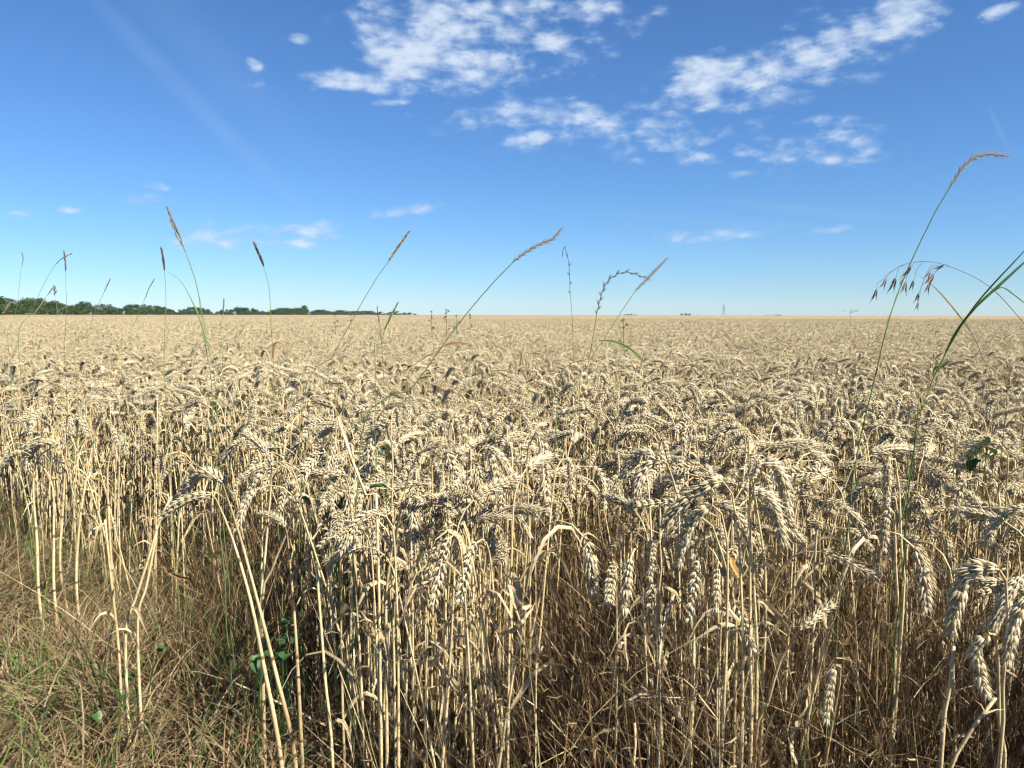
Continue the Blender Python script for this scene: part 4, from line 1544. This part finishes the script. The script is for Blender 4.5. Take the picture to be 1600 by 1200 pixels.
CROWNS = [crown_mesh(700 + k, M_TREE, 1900, .080) for k in range(6)]
SHRUBS = [crown_mesh(720 + k, M_SHRUB, 1100, .11, .0, 7) for k in range(3)]
TRUNKS = [trunk_mesh(740 + k) for k in range(3)]
SKYLINE = [(-60, 452), (0, 459), (12, 464), (30, 469), (48, 466), (62, 465), (78, 471), (92, 468), (112, 477), (134, 471), (150, 474), (176, 475), (192, 481), (210, 474), (226, 474), (246, 477), (262, 478), (278, 483),
           (296, 480), (318, 480), (330, 485), (350, 484), (372, 480), (385, 479), (396, 482), (412, 486), (430, 484), (446, 479), (458, 484), (487, 479), (504, 484), (520, 486), (540, 484), (552, 486), (568, 484), (590, 487), (605, 488), (622, 487), (640, 489), (660, 491)]


def skyline(px):
    for (a, b), (c, d) in zip(SKYLINE, SKYLINE[1:]):
        if a <= px <= c:
            return b + (d - b) * (px - a) / (c - a)
    return 459 if px < 0 else 491


def far_tree(x, y, h, wd, label, group, shrub=False):
    root = empty('field_shrub' if shrub else 'field_tree', (x, y, 0), rng.uniform(0, 6.28))
    h *= 1.12
    root.scale = (h * wd, h * wd, h)
    tag(root, label, 'shrub' if shrub else 'tree', group)
    put('trunk', rng.choice(TRUNKS), root)
    put('crown', rng.choice(SHRUBS if shrub else CROWNS), root)


HZ = 492.0
px, k = -70.0, 0
while px < 655:
    # the wood's edge runs along x = -222, away from the camera
    d = min(1500.0, 222.0 / ((800 - px) / FPX))
    top = skyline(px) + rng.uniform(-1.2, 1.6)
    h = max(3.0, (HZ - top) / FPX * d)
    x = (px - 800) / FPX * d
    if abs(px - 487) > 12:
        k += 1
        far_tree(x, d, h, rng.uniform(1.0, 1.35) * (1.0 if px < 400 else 2.1), 'dark green broadleaf tree, %s from the left edge along the treeline' % ordinal(k), 'trees of the treeline')
    px += rng.uniform(.42, .66) * max(14.0, (HZ - top))
d = 222.0 / ((800 - 487) / FPX)
far_tree((487 - 800) / FPX * d, d * .97, 14.0 / FPX * d, 1.25, 'round dark tree standing proud of the right half of the treeline', 'trees of the treeline')
px, k = -60.0, 0
while px < 640:
    d = min(1450.0, 222.0 / ((800 - px) / FPX) * .955)
    h = max(2.2, (HZ - skyline(px)) / FPX * d * rng.uniform(.45, .68))
    k += 1
    far_tree((px - 800) / FPX * d, d, h, 1.9 if px < 400 else 3.2, 'low yellowish green shrub, %s from the left edge along the foot of the treeline' % ordinal(k), 'shrubs along the foot of the treeline', True)
    px += rng.uniform(.6, 1.0) * max(15.0, HZ - skyline(px))

for px, w, h, label in [(983, 20, 3.2, 'low dark copse on the horizon left of the pylon, the left one'), (1070, 18, 4.6, 'low dark copse on the horizon just left of the pylon'), (1213, 15, 2.6, 'low far copse on the horizon right of the pylon'),
                        (1198, 7, 2.2, 'tiny far bush on the horizon between pylon and low copse')]:
    d = 1500
    H = h / FPX * d
    root = empty('distant_copse', ((px - 800) / FPX * d, d, 0))
    tag(root, label, 'trees', 'far clumps of trees on the horizon')
    n = max(2, int(w / 5))
    for k in range(n):
        u = (k + .5) / n * 2 - 1
        hh = H * (1 - .35 * u * u) * rng.uniform(.9, 1.05)
        o = put('crown', rng.choice(CROWNS), root)
        o.location = (u * w / 2 / FPX * d, rng.uniform(-4, 4), -.2 * hh * 0)
        o.scale = (hh * 1.6, hh * 1.6, hh)
        t = put('trunk', rng.choice(TRUNKS), root)
        t.location = o.location
        t.scale = (hh, hh, hh)


def pylon():
    d = 2100.0
    x = (1129 - 800) / FPX * d
    H = 17.5 / FPX * d
    root = empty('electricity_pylon', (x, d, 0), R(20))
    tag(root, 'grey lattice electricity pylon far off on the horizon', 'pylon')
    legs = MB()

    def half(z):
        return 3.0 * (1 - z / H) ** .8 + .55

    lv = [0, .16, .3, .42, .53, .63, .72, .81, .9, 1.0]
    for sx, sy in ((1, 1), (1, -1), (-1, 1), (-1, -1)):
        m = MB()
        m.tube([Vector((sx * half(z * H), sy * half(z * H), z * H)) for z in lv], .20, 4, 0)
        put('leg', m.mesh('leg', [M_STEEL]), root)
    br = MB()
    for a, b in zip(lv, lv[1:]):
        for (s1, s2) in (((1, 1), (1, -1)), ((1, -1), (-1, -1)), ((-1, -1), (-1, 1)), ((-1, 1), (1, 1))):
            p = Vector((s1[0] * half(a * H), s1[1] * half(a * H), a * H))
            q = Vector((s2[0] * half(b * H), s2[1] * half(b * H), b * H))
            br.tube([p, q], .12, 3, 0)
            p2 = Vector((s2[0] * half(a * H), s2[1] * half(a * H), a * H))
            q2 = Vector((s1[0] * half(b * H), s1[1] * half(b * H), b * H))
            br.tube([p2, q2], .12, 3, 0)
    put('lattice', br.mesh('lattice', [M_STEEL]), root)
    for z, L in ((.60, 4.6), (.74, 7.0), (.88, 4.4)):
        m = MB()
        for s in (-1, 1):
            m.tube([Vector((0, 0, z * H)), Vector((s * L, 0, z * H))], .22, 4, 0)
            m.tube([Vector((0, 0, z * H + 1.6)), Vector((s * L, 0, z * H))], .15, 4, 0)
        put('crossarm', m.mesh('crossarm', [M_STEEL]), root)


pylon()


# ------------------------------------------------------------------ the air
def haze():
    x0, x1, y0, y1, z0, z1 = -2700, 2700, -400, 2950, -1.2, 46.0
    v = [(x, y, z) for z in (z0, z1) for y in (y0, y1) for x in (x0, x1)]
    f = [(0, 2, 3, 1), (4, 5, 7, 6), (0, 1, 5, 4), (1, 3, 7, 5), (3, 2, 6, 7), (2, 0, 4, 6)]
    me = bpy.data.meshes.new('haze')
    me.from_pydata(v, [], f)
    m = bpy.data.materials.new('haze')
    m.use_nodes = True
    t = m.node_tree
    t.nodes.clear()
    vol = t.nodes.new('ShaderNodeVolumePrincipled')
    vol.inputs['Color'].default_value = (.80, .90, 1.0, 1)
    vol.inputs['Density'].default_value = 0.00006
    out = t.nodes.new('ShaderNodeOutputMaterial')
    t.links.new(vol.outputs[0], out.inputs['Volume'])
    m.cycles.homogeneous_volume = True
    me.materials.append(m)
    o = put('haze', me)
    o['kind'] = 'stuff'
    o['label'] = 'thin pale summer haze lying over the whole field'
    o['category'] = 'haze'


haze()
